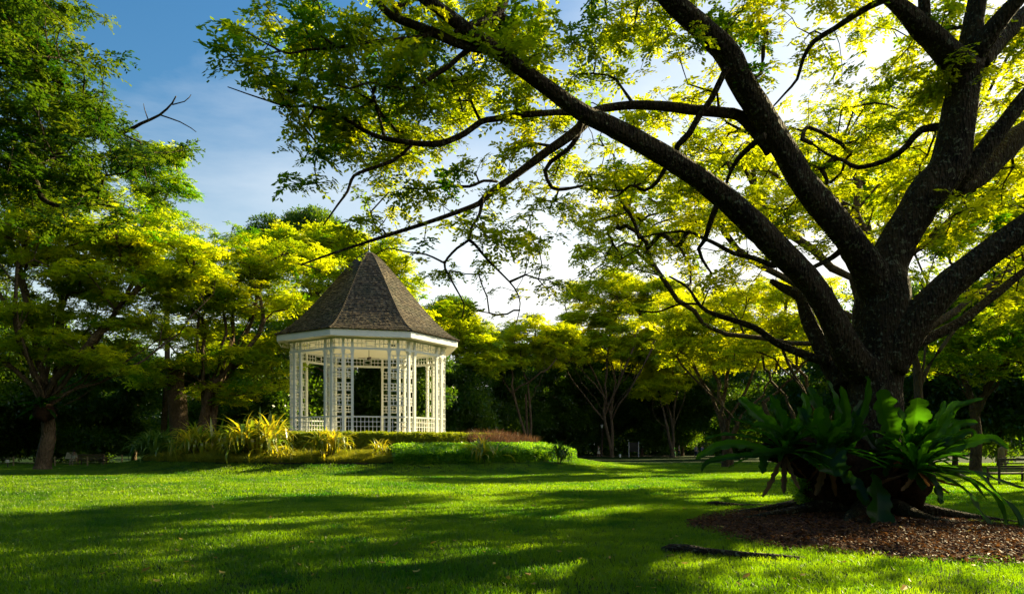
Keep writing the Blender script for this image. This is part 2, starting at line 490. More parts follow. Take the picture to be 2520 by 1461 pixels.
C_SPRAY = proto_collection('spray', [spray_mesh('spray', M_LEAF, 100+i, 8, 6, .34, .115, .056, .45) for i in range(6)])
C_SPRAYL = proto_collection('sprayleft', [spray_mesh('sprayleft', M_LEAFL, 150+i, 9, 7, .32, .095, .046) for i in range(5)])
C_SPRAYBG = proto_collection('sprayfar', [spray_mesh('sprayfar', M_LEAFBG, 200+i, 8, 5, .36, .13, .062, .3) for i in range(5)])
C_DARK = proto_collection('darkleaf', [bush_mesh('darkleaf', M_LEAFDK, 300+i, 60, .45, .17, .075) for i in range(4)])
C_MIDBG = proto_collection('midleaf', [bush_mesh('midleaf', M_LEAFBG, 350+i, 50, .4, .14, .065) for i in range(3)])
C_HEDGE = proto_collection('hedgeleaf', [bush_mesh('hedgeleaf', M_HEDGE, 400+i, 34, .11, .065, .034) for i in range(4)])
C_COVER = proto_collection('coverleaf', [bush_mesh('coverleaf', M_COVER, 450+i, 36, .14, .085, .05, .6) for i in range(4)])
C_LOW = proto_collection('lowgrass', [grass_patch('lowgrass', M_LOWGRASS, 500+i, 110, .42, .26, .016, .7) for i in range(3)])
C_PURPLE = proto_collection('plume', [grass_patch('plume', M_PURPLE, 520+i, 60, .5, .85, .03, .5) for i in range(3)])
C_GRASS = proto_collection('turf', [grass_patch('turf', M_GRASS, 600+i, 330, .56, .055, .0075, .8) for i in range(5)])
C_GRASSF = proto_collection('turffar', [grass_patch('turffar', M_GRASS, 620+i, 330, .95, .065, .014, .8) for i in range(4)])

# ------------------------------------------------------------------ skeleton growth and twig meshes
def grow(P0, par0, targets, step=.35, jit=.10, sag=.0, mind=80):
    """connect every target to the nearest node of the growing skeleton"""
    T = np.asarray(targets, float); n0 = len(P0)
    cap = n0 + len(T) * 14 + 200
    P = np.zeros((cap, 3)); par = np.full(cap, -1, int); P[:n0] = P0; par[:n0] = par0
    base = np.array([np.min(np.linalg.norm(P[:n0] - t, axis=1)) for t in T])
    n = n0; leafs = []
    for ti in np.argsort(base):
        t = T[ti]
        d = np.linalg.norm(P[:n] - t, axis=1)
        j = int(np.argmin(d))
        for _ in range(6):
            pj = par[j]
            if pj < 0: break
            a = P[j] - P[pj]; b = t - P[j]
            if np.dot(a, b) < .15 * np.linalg.norm(a) * np.linalg.norm(b): j = pj
            else: break
        L = np.linalg.norm(t - P[j]); k = int(min(12, max(1, round(L / step))))
        off = rng.normal(0, jit * L, 3) * .5; start = P[j].copy(); prev = j
        for q in range(1, k + 1):
            u = q / k
            p = start + (t - start) * u + off * math.sin(math.pi * u) + rng.normal(0, jit * step * .5, 3) * (u < 1)
            p[2] += sag * L * math.sin(math.pi * u)
            P[n] = p; par[n] = prev; prev = n; n += 1
        leafs.append(prev)
    return P[:n], par[:n], leafs

def pipe(par, leafs, n, r0, ex=.45):
    w = np.zeros(n); w[leafs] = 1
    for i in range(n - 1, -1, -1):
        if par[i] >= 0: w[par[i]] += w[i]
    return r0 * np.maximum(w, .6) ** ex

def edge_tubes(P, par, rad, lo, sides=5):
    """frustum for every edge whose child index >= lo"""
    idx = np.array([i for i in range(lo, len(P)) if par[i] >= 0])
    if not len(idx): return np.zeros((0, 3)), np.zeros((0, 4), int)
    p1 = P[idx]; p0 = P[par[idx]]
    d = p1 - p0; L = np.linalg.norm(d, axis=1, keepdims=True); d = d / np.maximum(L, 1e-6)
    nd = np.zeros((len(P), 3)); nd[idx] = d
    pd = nd[par[idx]]
    ok = (np.sum(pd * d, axis=1) > .5)[:, None]
    d0 = np.where(ok, pd, d)
    def ring(c, dr, r):
        ref = np.array([.31, .17, .93]); ref2 = np.array([1., .1, .05])
        al = np.abs(dr @ ref) > .95
        rf = np.where(al[:, None], ref2, ref)
        u = np.cross(dr, rf); u /= np.linalg.norm(u, axis=1, keepdims=True); v = np.cross(dr, u)
        a = 2 * np.pi * np.arange(sides) / sides
        return c[:, None] + r[:, None, None] * (u[:, None] * np.cos(a)[None, :, None] + v[:, None] * np.sin(a)[None, :, None])
    r1 = rad[idx]; r0 = np.minimum(rad[par[idx]], r1 * 1.5)
    A = ring(p0 - d * (r0 * .3)[:, None], d0, r0); B = ring(p1, d, r1)
    V = np.concatenate([A, B], axis=1).reshape(-1, 3)
    m = len(idx); base = (np.arange(m) * 2 * sides)[:, None]
    k = np.arange(sides); k2 = (k + 1) % sides
    Q = np.stack([base + k, base + k2, base + k2 + sides, base + k + sides], axis=2).reshape(-1, 4)
    return V, Q

def catmull(pts, rad, seg):
    P = [Vector(p) for p in pts]; out = []; ro = []
    for i in range(len(P) - 1):
        p0 = P[max(i-1, 0)]; p1 = P[i]; p2 = P[i+1]; p3 = P[min(i+2, len(P)-1)]
        k = max(1, int((p2 - p1).length / seg))
        for j in range(k):
            t = j / k
            q = .5 * ((2*p1) + (p2-p0)*t + (2*p0-5*p1+4*p2-p3)*t*t + (3*p1-p0-3*p2+p3)*t*t*t)
            out.append(q); ro.append(rad[i] + (rad[i+1]-rad[i]) * t)
    out.append(P[-1]); ro.append(rad[-1])
    return out, ro

def limb_mesh(name, pts, rad, mat, n=16, seg=.16, rough=.10, seed=0):
    C, r = catmull(pts, rad, seg)
    rr = np.random.RandomState(seed); ph = rr.uniform(0, 6.28, 6)
    mb = MB(); prev = None; base = len(mb.V)
    for i, p in enumerate(C):
        t = (C[min(i+1, len(C)-1)] - C[max(i-1, 0)]).normalized()
        u = t.cross(Vector((0, 0, 1)) if abs(t.z) < .95 else Vector((1, 0, 0))).normalized() if prev is None else (prev - t*prev.dot(t)).normalized()
        prev = u; v = t.cross(u); s = i * seg
        for k in range(n):
            a = 2*math.pi*k/n
            f = 1 + rough * (.5*math.sin(2*a + ph[0] + s*.8) + .4*math.sin(3*a + ph[1] - s*1.3) + .35*math.sin(s*2.1 + ph[2]) + .3*math.sin(5*a + s*2.7 + ph[3])) + rr.normal(0, .018)
            mb.V.append((p + (u*math.cos(a) + v*math.sin(a)) * r[i] * f)[:])
    for i in range(len(C)-1):
        for k in range(n):
            a = base+i*n+k; b = base+i*n+(k+1) % n
            mb.F.append((a, b, b+n, a+n))
    mb.F.append(tuple(base + k for k in range(n))[::-1]); e = base+(len(C)-1)*n
    mb.F.append(tuple(e+k for k in range(n)))
    return mb.mesh(name, mat, True), C, r

# ------------------------------------------------------------------ ground
def sheet(name, xs, ys, mat, dz=0.0, inside=None):
    X, Y = np.meshgrid(xs, ys, indexing='ij'); Z = ground_z(X, Y) + dz
    V = np.stack([X, Y, Z], -1).reshape(-1, 3); ny = len(ys); Q = []
    for i in range(len(xs)-1):
        for j in range(ny-1):
            if inside is not None and not inside((xs[i]+xs[i+1])/2, (ys[j]+ys[j+1])/2): continue
            Q.append((i*ny+j, (i+1)*ny+j, (i+1)*ny+j+1, i*ny+j+1))
    return link(name, fast_mesh(name, V, Q, mat, True))

xs = np.concatenate([np.linspace(-420, -60, 14), np.linspace(-50, 40, 110), np.linspace(50, 420, 14)])
ys = np.concatenate([np.linspace(-60, 0, 7), np.linspace(2, 80, 100), np.linspace(85, 420, 16)])
tag(sheet('lawn', xs, ys, M_LAWN), kind='structure')
in_bed = lambda x, y: ((x-GCX)/15.2)**2 + ((y-GCY)/13.2)**2 < 1
tag(sheet('planting_bed', np.linspace(GCX-16, GCX+16, 80), np.linspace(GCY-14, GCY+14, 70), M_SOIL, .02, in_bed), kind='structure')
M_PATH = solid('gravel_path', (.075, .055, .036), .9, (.11, .08, .055), 5, .4)
# path behind the lawn: left by the rope fence, across the back and right by the bench
def ribbon(name, pts, w, mat, dz):
    C, _ = catmull([(x, y, 0) for x, y in pts], [0]*len(pts), 1.5); V = []; Q = []
    for i, p in enumerate(C):
        t = (C[min(i+1, len(C)-1)] - C[max(i-1, 0)]).normalized(); s = Vector((-t.y, t.x, 0))
        for k in (-w/2, 0, w/2):
            q = p + s*k; V.append((q.x, q.y, gz(q.x, q.y)+dz))
        if i:
            b = (i-1)*3; Q += [(b, b+1, b+4, b+3), (b+1, b+2, b+5, b+4)]
    return link(name, fast_mesh(name, V, Q, mat))
tag(ribbon('path', [(-60, 53), (-42, 54), (-32, 57), (-20, 70), (0, 95), (20, 108), (36, 106), (52, 90)], 4.5, M_PATH, .01), kind='structure')
tag(ribbon('path', [(14, 45), (22, 43), (32, 41.5), (60, 40)], 5.5, M_PATH, .014), kind='structure')

# turf as instanced blades
in_mulch = lambda x, y: ((x-6.25)/2.75)**2 + ((y-12.35)/3.45)**2
def turf(name, coll, y0, y1, cell, s0, s1, mar=.8):
    pts = []
    y = y0
    while y < y1:
        hw = (CX / F) * y + mar
        nx = int(2*hw/cell)
        for i in range(nx):
            px = -hw + (i+.5)*cell + rng.uniform(-.1, .1)*cell; py = y + rng.uniform(-.15, .15)*cell
            pts.append((px, py))
        y += cell
    P = np.array(pts); m = (in_mulch(P[:, 0], P[:, 1]) > 1 + rng.uniform(-.12, .12, len(P)))
    m &= (((P[:, 0]-GCX)/15.6)**2 + ((P[:, 1]-GCY)/13.4)**2 > 1)
    P = P[m]; N = len(P)
    Z = ground_z(P[:, 0], P[:, 1])
    rot = np.stack([np.zeros(N), np.zeros(N), rng.uniform(0, 6.28, N)], 1)
    gx_ = (ground_z(P[:, 0]+.3, P[:, 1])-ground_z(P[:, 0]-.3, P[:, 1]))/.6; gy_ = (ground_z(P[:, 0], P[:, 1]+.3)-ground_z(P[:, 0], P[:, 1]-.3))/.6
    for i in np.nonzero(np.hypot(gx_, gy_) > .01)[0]:
        q = Vector((0, 0, 1)).rotation_difference(Vector((-gx_[i], -gy_[i], 1))) @ Euler((0, 0, rot[i, 2])).to_quaternion()
        rot[i] = q.to_euler()[:]
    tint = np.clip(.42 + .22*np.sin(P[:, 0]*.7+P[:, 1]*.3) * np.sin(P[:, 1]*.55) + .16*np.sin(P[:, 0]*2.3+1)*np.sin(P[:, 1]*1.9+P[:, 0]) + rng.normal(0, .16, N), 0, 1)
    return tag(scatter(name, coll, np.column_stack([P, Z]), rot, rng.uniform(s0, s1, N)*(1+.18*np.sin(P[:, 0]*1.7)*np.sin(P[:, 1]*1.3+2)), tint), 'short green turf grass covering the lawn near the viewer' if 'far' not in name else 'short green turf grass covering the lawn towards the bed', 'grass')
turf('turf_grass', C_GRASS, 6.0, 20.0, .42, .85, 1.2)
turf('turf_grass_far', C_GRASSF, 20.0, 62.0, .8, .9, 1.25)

# fallen leaves on the lawn
lm = []
for i in range(3):
    r = np.random.RandomState(40+i)
    V = [(0, -.06, .004), (.035, -.02, .02), (.03, .04, .01), (0, .08, .03), (-.03, .04, .015), (-.035, -.02, .0)]
    lm.append(mesh_from('dry_leaf', [(x*r.uniform(.8, 1.3), y, z+r.uniform(0, .015)) for x, y, z in V], [(0, 1, 2, 3), (0, 3, 4, 5)], M_LITTER))
C_LIT = proto_collection('dryleaf', lm)
N = 190
ly = 7 + 26*rng.rand(N)**1.4; lx = rng.uniform(-.6, .72, N)*ly
tag(scatter('fallen_leaves', C_LIT, np.column_stack([lx, ly, ground_z(lx, ly)+.05]), rng.uniform(-.5, .5, (N, 3))+np.column_stack([np.zeros(N), np.zeros(N), rng.uniform(0, 6, N)]), rng.uniform(.4, .85, N), rng.rand(N)),
    'dry yellow leaves fallen here and there on the lawn', 'leaves')

# ------------------------------------------------------------------ bandstand
WALPHA = 13.0
ZB, ZRAIL, ZBEAM, ZSOF, ZFAS, ZAPEX = 2.48, 3.54, 7.95, 8.74, 9.17, 15.95
RE = 6.78                    # eave circumradius
RW = 5.82                    # wall circumradius
SW = RW * 2 * math.sin(math.pi/8); AW = RW * math.cos(math.pi/8)
band = thing('bandstand', 'white octagonal bandstand with lattice screens and brown shingled bell roof', 'bandstand', (GCX, GCY, 0))
def vert(k, r):      # vertex k of the octagon, k=0 is front left
    a = R(-90 + WALPHA - 22.5 + 45*k)
    return Vector((r*math.cos(a), r*math.sin(a), 0))
def face_mat(k):     # local frame: x along the face, -y outward
    a = R(WALPHA + 45*k)
    M = Matrix.Rotation(a, 4, 'Z')
    return M @ Matrix.Translation((0, -AW, 0))
def place(o, k, dx=0, z=0):
    a = R(WALPHA + 45*k)
    v = face_mat(k) @ Vector((dx, 0, z))
    o.location = v; o.rotation_euler = (0, 0, a)
    return o
# plinth
def octa(mb, r, z0, z1, r1=None):
    r1 = r1 or r; b = len(mb.V)
    for k in range(8): mb.V.append((vert(k, r) + Vector((0, 0, z0)))[:])
    for k in range(8): mb.V.append((vert(k, r1) + Vector((0, 0, z1)))[:])
    for k in range(8): mb.F.append((b+k, b+(k+1) % 8, b+8+(k+1) % 8, b+8+k))
    mb.F.append(tuple(b+k for k in range(8))[::-1]); mb.F.append(tuple(b+8+k for k in range(8)))
mb = MB(); octa(mb, RW+.20, 1.55, ZB-.13); octa(mb, RW+.28, ZB-.127, ZB); mb.build('base', M_WHITE, band)
# posts with moulded caps
mb = MB(); w = .088
mb.box(-w, w, -w, w, ZB+.001, ZBEAM-.001)
mb.box(-w-.02, w+.02, -w-.02, w+.02, ZB+.002, ZB+.16)
for z0, z1, e in ((ZBEAM-.36, ZBEAM-.33, .018), (ZBEAM-.27, ZBEAM-.23, .030), (ZBEAM-.15, ZBEAM-.002, .042)):
    mb.box(-w-e, w+e, -w-e, w+e, z0, z1)
post_me = mb.mesh('post', M_WHITE)
A1, A2 = .43, 1.02
for k in range(8):
    for dx in (-SW/2+A1, -SW/2+A2, SW/2-A2, SW/2-A1):
        place(link('post', post_me, band), k, dx)
def lattice(wd, z0, z1, mid=True, t=.017):
    mb = MB(); z = z1 - .34
    i = 0; rows = []
    while z > z0 + .1:
        rows.append(z); z -= (.255, .255, .43)[i % 3]; i += 1
    for z in rows: mb.box(-wd/2, wd/2, -t, t, z-t, z+t)
    for j in range(len(rows)-1):
        if j % 3 != 2 and mid: mb.box(-t, t, -t*.9, t*.9, rows[j+1]+t, rows[j]-t)
    return mb
pw = (A2-A1) - 2*w
pan_me = lattice(pw, ZRAIL+.05, ZBEAM, t=.022).mesh('lattice_panel', M_WHITE)
cw = A1 - w
cor_me = lattice(cw, ZRAIL+.05, ZBEAM, t=.022).mesh('corner_lattice', M_WHITE)
for k in range(8):
    for sg in (-1, 1):
        tag(place(link('lattice_panel', pan_me, band), k, sg*(SW/2-(A1+A2)/2)), kind='stuff')
        tag(place(link('corner_lattice', cor_me, band), k, sg*(SW/2-cw/2)), kind='stuff')
# friezes
for k in range(8):
    mb = MB(); h = SW/2; t = .02
    mb.box(-h+.001, h-.001, -.10, .10, ZBEAM, ZBEAM+.15)
    mb.box(-h+.001, h-.001, -.105, .105, ZSOF-.11, ZSOF-.003)
    z0, z1 = ZBEAM+.15, ZSOF-.11; zm = (z0+z1)/2
    for dx in (-h+A1, -h+A2, h-A2, h-A1): mb.box(dx-w, dx+w, -.085, .085, z0+.001, z1-.001)
    o = h - A2 - w
    def v(x): mb.box(x-t, x+t, -t, t, z0+.001, z1-.001)
    def hb(x0, x1, z): mb.box(x0, x1, -t*.8, t*.8, z-t, z+t)
    for sg in (-1, 1):
        for q in range(1, 4): v(sg*(o - q*.27))
        a, b = sorted((sg*o, sg*(o-.81-.13))); hb(a, b, zm)
        v(sg*(h-(A1+A2)/2)); a, b = sorted((sg*(h-A2+w), sg*(h-A1-w))); hb(a, b, zm)
        v(sg*(h-cw*.5)); a, b = sorted((sg*(h-cw), sg*h)); hb(a, b, zm)
    hb(-o+.81, o-.81, z0+(z1-z0)*.2); hb(-o+.81, o-.81, z1-(z1-z0)*.2)
    place(mb.build('frieze', M_WHITE, band), k)
# railings
for k in range(8):
    if k == 4: continue                     # open entrance at the back
    mb = MB(); h = SW/2
    mb.box(-h, h, -.05, .05, ZRAIL-.09, ZRAIL)
    t = .018
    for z in (ZB+.36, ZB+.68): mb.box(-h, h, -t, t, z-t, z+t)
    n = 17
    for q in range(1, n):
        x = -h + SW*q/n
        if min(abs(abs(x)-(h-A1)), abs(abs(x)-(h-A2))) < .11: continue
        mb.box(x-t, x+t, -t*.9, t*.9, ZB+.001, ZRAIL-.091)
    place(mb.build('railing', M_WHITE, band), k)
# eaves: soffit, fascia, ceiling
mb = MB(); octa(mb, RE-.03, ZSOF, ZSOF+.05); mb.build('soffit', M_CEIL, band)
for k in range(8):
    a, b = vert(k, RE), vert(k+1, RE); ai, bi = vert(k, RE-.05), vert(k+1, RE-.05)
    V = [(p.x, p.y, z) for z in (ZSOF-.02, ZFAS) for p in (a, b, bi, ai)]
    link('fascia_board', mesh_from('fascia_board', V, [(0,3,2,1),(4,5,6,7),(0,1,5,4),(1,2,6,5),(2,3,7,6),(3,0,4,7)], M_WHITE), band)
PROF = [(1.02, 0), (.94, .042), (.86, .10), (.735, .215), (.585, .385), (.44, .56), (.315, .71), (.17, .875), (.05, .985)]
HR = ZAPEX - ZFAS
pr = np.array([p[0] for p in PROF])*RE; pz = ZFAS + np.array([p[1] for p in PROF])*HR
arc = np.concatenate([[0], np.cumsum(np.hypot(np.diff(pr), np.diff(pz)))])
def prof(s): return float(np.interp(s, arc, pr)), float(np.interp(s, arc, pz))
mb = MB(); b = 0
sv = np.linspace(0, arc[-1], 24)
for s in sv:
    r, z = prof(s)
    for k in range(8): mb.V.append((vert(k, r-.03) + Vector((0, 0, z-.02)))[:])
for i in range(23):
    for k in range(8): mb.F.append((i*8+k, i*8+(k+1) % 8, i*8+8+(k+1) % 8, i*8+8+k))
mb.F.append(tuple(range(8))[::-1]); mb.F.append(tuple(23*8+k for k in range(8)))
mb.build('roof_deck', M_SHINGLE, band)
# shingles, each its own wedge
mb = MB(); cs = .20; ncs = int(arc[-1]/cs)
for k in range(8):
    for c in range(ncs):
        s0 = c*cs; s1 = min(s0+cs*1.35, arc[-1])
        r0, z0 = prof(s0); r1, z1 = prof(s1)
        a0, b0 = vert(k, r0), vert(k+1, r0); a1, b1 = vert(k, r1), vert(k+1, r1)
        nrm = Vector(((a0.x+b0.x)/2, (a0.y+b0.y)/2, 0)).normalized()
        sl = Vector((nrm.x*(r1-r0)*.924, nrm.y*(r1-r0)*.924, z1-z0)).normalized()
        nn = Vector((nrm.x*sl.z, nrm.y*sl.z, abs(nrm.dot(sl)))).normalized()
        Lw = (b0-a0).length; x = random.uniform(-.1, 0)
        while x < Lw:
            wd = random.uniform(.10, .22); xa, xb = max(x+.006, 0), min(x+wd, Lw); x += wd
            if xb - xa < .03: continue
            fa, fb = xa/Lw, xb/Lw
            jz = random.uniform(-.03, .02); th = random.uniform(.028, .06)
            p0 = a0.lerp(b0, fa)+Vector((0, 0, z0)) + sl*jz; p1 = a0.lerp(b0, fb)+Vector((0, 0, z0)) + sl*jz
            q0 = a1.lerp(b1, fa)+Vector((0, 0, z1)); q1 = a1.lerp(b1, fb)+Vector((0, 0, z1))
            i = len(mb.V)
            mb.V += [p0[:], p1[:], (p1+nn*th)[:], (p0+nn*th)[:], (q1+nn*.004)[:], (q0+nn*.004)[:]]
            mb.F += [(i, i+1, i+2, i+3), (i+3, i+2, i+4, i+5), (i, i+3, i+5), (i+1, i+4, i+2)]
tag(mb.build('shingles', M_SHINGLE, band), kind='stuff')
# hip caps
capm = MB(); capm.V = [(-.13, 0, -.035), (0, 0, .045), (.13, 0, -.035), (-.11, .27, -.055), (0, .27, .0), (.11, .27, -.055), (-.13, 0, -.06), (0, 0, .02), (.13, 0, -.06)]
capm.F = [(0, 1, 4, 3), (1, 2, 5, 4), (6, 7, 1, 0), (7, 8, 2, 1)]
cap_me = capm.mesh('hip_cap', M_SHINGLE)
for k in range(8):
    s = 0.0
    while s < arc[-1]-.35:
        r, z = prof(s); r2, z2 = prof(s+.27)
        p = vert(k, r+.015)+Vector((0, 0, z+.025)); q = vert(k, r2+.015)+Vector((0, 0, z2+.025))
        d = (q-p).normalized(); sd = d.cross(Vector((0, 0, 1))).normalized(); up = sd.cross(d)
        o = link('hip_cap', cap_me, band)
        M = Matrix((sd, d, up)).transposed().to_4x4(); M.translation = p
        M = M @ Matrix.Rotation(random.uniform(-.05, .05), 4, 'Y')
        o.matrix_local = M
        s += .21
mb = MB(); mb.lathe([(.44, 15.38), (.40, 15.60), (.20, 15.85), (.07, 16.0), (.05, 16.1)], 8); mb.build('roof_cap', M_METAL, band, rotz=R(WALPHA))
mb = MB(); mb.lathe([(.05, 16.05), (.07, 16.2), (.05, 16.3), (.035, 16.6), (.02, 17.2), (.004, 17.9)], 8); mb.build('finial', M_BLACK, band)
# ceiling fan
fan = thing('ceiling_fan', 'dark ceiling fan hanging from the cream ceiling inside the bandstand', 'ceiling fan', (GCX, GCY, 8.05))
mb = MB(); mb.tube([(0, 0, .05), (0, 0, .69)], .02, 6); mb.build('rod', M_BLACK, fan)
mb = MB(); mb.lathe([(.05, -.08), (.14, -.05), (.15, .04), (.06, .08)], 12); mb.build('motor', M_BLACK, fan)
mb = MB(); mb.box(-.065, .065, .13, .78, -.008, .008); bl = mb.mesh('blade', M_WOOD)
for k in range(4): link('blade', bl, fan, (0, 0, 0), R(20+90*k))
# bench inside with curved back
def bench(name, label, loc, rotz, L=1.8, h=.95, mat=M_WOOD, curved=False, group=None, zscale=1):
    t = thing(name, label, 'bench', loc, rotz, group)
    lg = MB(); lg.box(-.035, .035, -.035, .035, 0, .42); lm_ = lg.mesh('leg', mat)
    bl_ = MB(); bl_.box(-.035, .035, -.03, .03, 0, h); bm_ = bl_.mesh('leg', mat)
    for x in (-L/2+.04, L/2-.04):
        link('leg', lm_, t, (x, -.25, 0)); link('leg', bm_, t, (x, .25, 0))
        a = MB(); a.box(-.03, .03, -.30, .22, .62, .66); a.box(-.028, .028, -.285, -.235, .42, .62); a.build('armrest', mat, t, loc=(x, 0, 0))
    s = MB(); s.box(-L/2, L/2, -.03, .03, 0, .025); sm = s.mesh('seat_slat', mat)
    for q in range(6): link('seat_slat', sm, t, (0, -.25+.088*q, .425))
    s = MB(); s.box(-L/2+.08, L/2-.08, -.028, .028, .36, .42); s.build('apron', mat, t, loc=(0, -.26, 0))
    s = MB()
    if curved:
        n = 16
        for q in range(n):
            x0, x1 = -L/2+L*q/n, -L/2+L*(q+1)/n; zz = h - .05 + .16*max(0, math.cos(math.pi*(x0+x1)/2/(L*.55)))**2
            s.box(x0, x1, -.02, .02, h-.10, zz)
    else: s.box(-L/2+.035, L/2-.035, -.022, .022, h-.09, h)
    s.build('top_rail', mat, t, loc=(0, .25, 0))
    s = MB(); s.box(-L/2+.08, L/2-.08, -.012, .012, 0, .06); sm = s.mesh('back_slat', mat)
    for q in range(4): link('back_slat', sm, t, (0, .25, .50+.095*q))
    return t
v_in = Vector((GCX+3.6, GCY-1.2, ZB))
bench('indoor_bench', 'cream bench with curved back inside the bandstand behind its right railing', v_in, R(-40), 2.2, 1.05, M_CEIL, True)
cav = thing('ceiling_speaker', 'small white box fixed under the bandstand ceiling', 'speaker', (GCX+2.2, GCY-2.2, ZSOF-.16))
MB().box(-.16, .16, -.1, .1, 0, .155).build('cabinet', M_WHITE, cav)
MB().box(-.13, .13, -.106, -.101, .02, .13).build('grille', M_BLACK, cav)

# ------------------------------------------------------------------ hedge, ground cover and plants in the bed
def ring_pts(n, r0, r1, a0, a1, zlo, zhi, ex=1.0, ey=1.0, top=.5):
    a = rng.uniform(R(a0), R(a1), n); r = rng.uniform(r0, r1, n)
    x = GCX + np.cos(a)*r*ex; y = GCY + np.sin(a)*r*ey
    g = ground_z(x, y)
    u = rng.rand(n)
    z = np.where(u < top, zhi, zlo + (zhi-zlo)*rng.rand(n))
    side = (u >= top)
    edge = np.where(rng.rand(n) < .75, r0 + .0*r, r1)   # the rest sits on the faces
    return x, y, g, z, side, a
def hedge_obj(name, label, r0, r1, a0, a1, H, coll, n, mat_core, ex=1., ey=1., ztop=None, cat='hedge', tint=(.4, .2), sc=(.8, 1.25)):
    t = thing(name, label, cat, (GCX, GCY, 0))
    # dark twiggy core
    mb = MB(); K = max(12, int((a1-a0)/4))
    for i in range(K+1):
        a = R(a0+1.0+(a1-a0-2.0)*i/K)
        for rr, hh in ((r0+.12, 0), (r0+.14, .86), (r1-.14, .86), (r1-.12, 0)):
            x, y = GCX+math.cos(a)*rr*ex, GCY+math.sin(a)*rr*ey; g = gz(x, y)
            zt = (ztop if ztop else g+H); mb.V.append((x-GCX, y-GCY, g-.1 if hh == 0 else g+(zt-g)*hh))
        if i:
            b = (i-1)*4
            for q in range(3): mb.F.append((b+q, b+q+1, b+q+5, b+q+4))
    mb.F += [(0, 3, 2, 1), (K*4, K*4+1, K*4+2, K*4+3)]
    mb.build('stems', mat_core, t)
    a = rng.uniform(R(a0), R(a1), n); u = rng.rand(n); mid = (r0+r1)/2; hw = (r1-r0)/2
    q = rng.uniform(-1, 1, n); zf = np.where(u < .42, 1., rng.rand(n)); rr = np.where(u < .42, mid+q*hw, np.where(u < .85, r1 + 0*q, r0 + 0*q)) + rng.normal(0, .035, n)
    endf = np.minimum((a-R(a0)), (R(a1)-a))*mid; zf = zf*(1-.35*np.clip(1-endf/.7, 0, 1)**2) - .10*np.clip(np.abs(rr-mid)/hw-.75, 0, 1)
    x = GCX+np.cos(a)*rr*ex; y = GCY+np.sin(a)*rr*ey; g = ground_z(x, y)
    zt = np.full(n, ztop) if ztop else g+H
    z = g + (zt-g)*zf + rng.normal(0, .03, n)*1.0 + .03*np.sin(a*40)*np.sin(a*17+1)
    scatter('foliage', coll, np.column_stack([x, y, z]), rng.uniform(-1, 1, (n, 3))*[.5, .5, 3.1], rng.uniform(*sc, n), np.clip(rng.normal(tint[0], tint[1], n), 0, 1), t)
    return t
M_CORE = solid('dark_stems', (.012, .014, .006), .95, (.02, .025, .01), 8, spec=.1)
hedge_obj('hedge', 'clipped round-ended box hedge ringing the foot of the bandstand', 9.0, 10.1, -175, -2, .9, C_HEDGE, 15000, M_CORE, ztop=2.27)
hedge_obj('groundcover_shrub', 'low glossy bright green shrub mat at the right end of the planting bed', 12.0, 14.3, -74, -8, .55, C_COVER, 9500, M_CORE, 1.06, .93, cat='shrub', tint=(.45, .3), sc=(.9, 1.6))
# golden low grass along the front of the bed
N = 5200
a = rng.uniform(R(-178), R(-62), N); e = rng.uniform(.84, .985, N)
x = GCX+np.cos(a)*15.4*e; y = GCY+np.sin(a)*13.2*e
P = np.column_stack([x, y, ground_z(x, y)+.0])
tag(scatter('golden_ground_grass', C_LOW, P, np.column_stack([rng.normal(0, .15, N), rng.normal(0, .15, N), rng.uniform(0, 6.28, N)]), rng.uniform(.5, 1.15, N), np.clip(rng.normal(.5, .25, N), 0, 1)),
    'feathery golden green grass edging the planting bed', 'ground cover')
N = 170
a = rng.uniform(R(-46), R(-14), N); e = rng.uniform(.66, .84, N)
x = GCX+np.cos(a)*15.4*e; y = GCY+np.sin(a)*13.2*e
tag(scatter('fountain_grass', C_PURPLE, np.column_stack([x, y, ground_z(x, y)]), np.column_stack([rng.normal(0, .15, N), rng.normal(0, .15, N), rng.uniform(0, 6.28, N)]), rng.uniform(.7, 1.15, N), rng.rand(N)),
    'purple brown fountain grass with thin plumes behind the right end of the hedge', 'ornamental grass')

# strappy cordyline clumps, every leaf a part
def strap_mesh(seed, L, w, mat, arch):
    r = np.random.RandomState(seed); n = 9; V = []; Fc = []
    tip = r.rand() < .3
    x = z = 0; a = R(r.uniform(62, 85)); ds = L/n
    bend = arch*r.uniform(.7, 1.3)
    for i in range(n+1):
        t = i/n; ww = w*(.35+.65*min(1, t*3))*(1-t**2.2)+.003
        tw = r.normal(0, .08)
        V += [(x, -ww/2, z+ww*.12), (x, 0, z-ww*.05), (x, ww/2, z+ww*.12+tw*ww)]
        a -= bend/n*(.4+2.1*t) + (R(75)/1 if tip and i == int(n*.66) else 0)
        a = max(a, R(-88)); x += math.cos(a)*ds; z += math.sin(a)*ds
        if i: b = (i-1)*3; Fc += [(b, b+1, b+4, b+3), (b+1, b+2, b+5, b+4)]
    return mesh_from('leaf', V, Fc, mat, True)
STRAP = {m.name: [strap_mesh(i, 1.0, .085, m, R(45)+R(18)*(i % 6)) for i in range(12)] for m in (M_CORDY, M_CORDYG)}
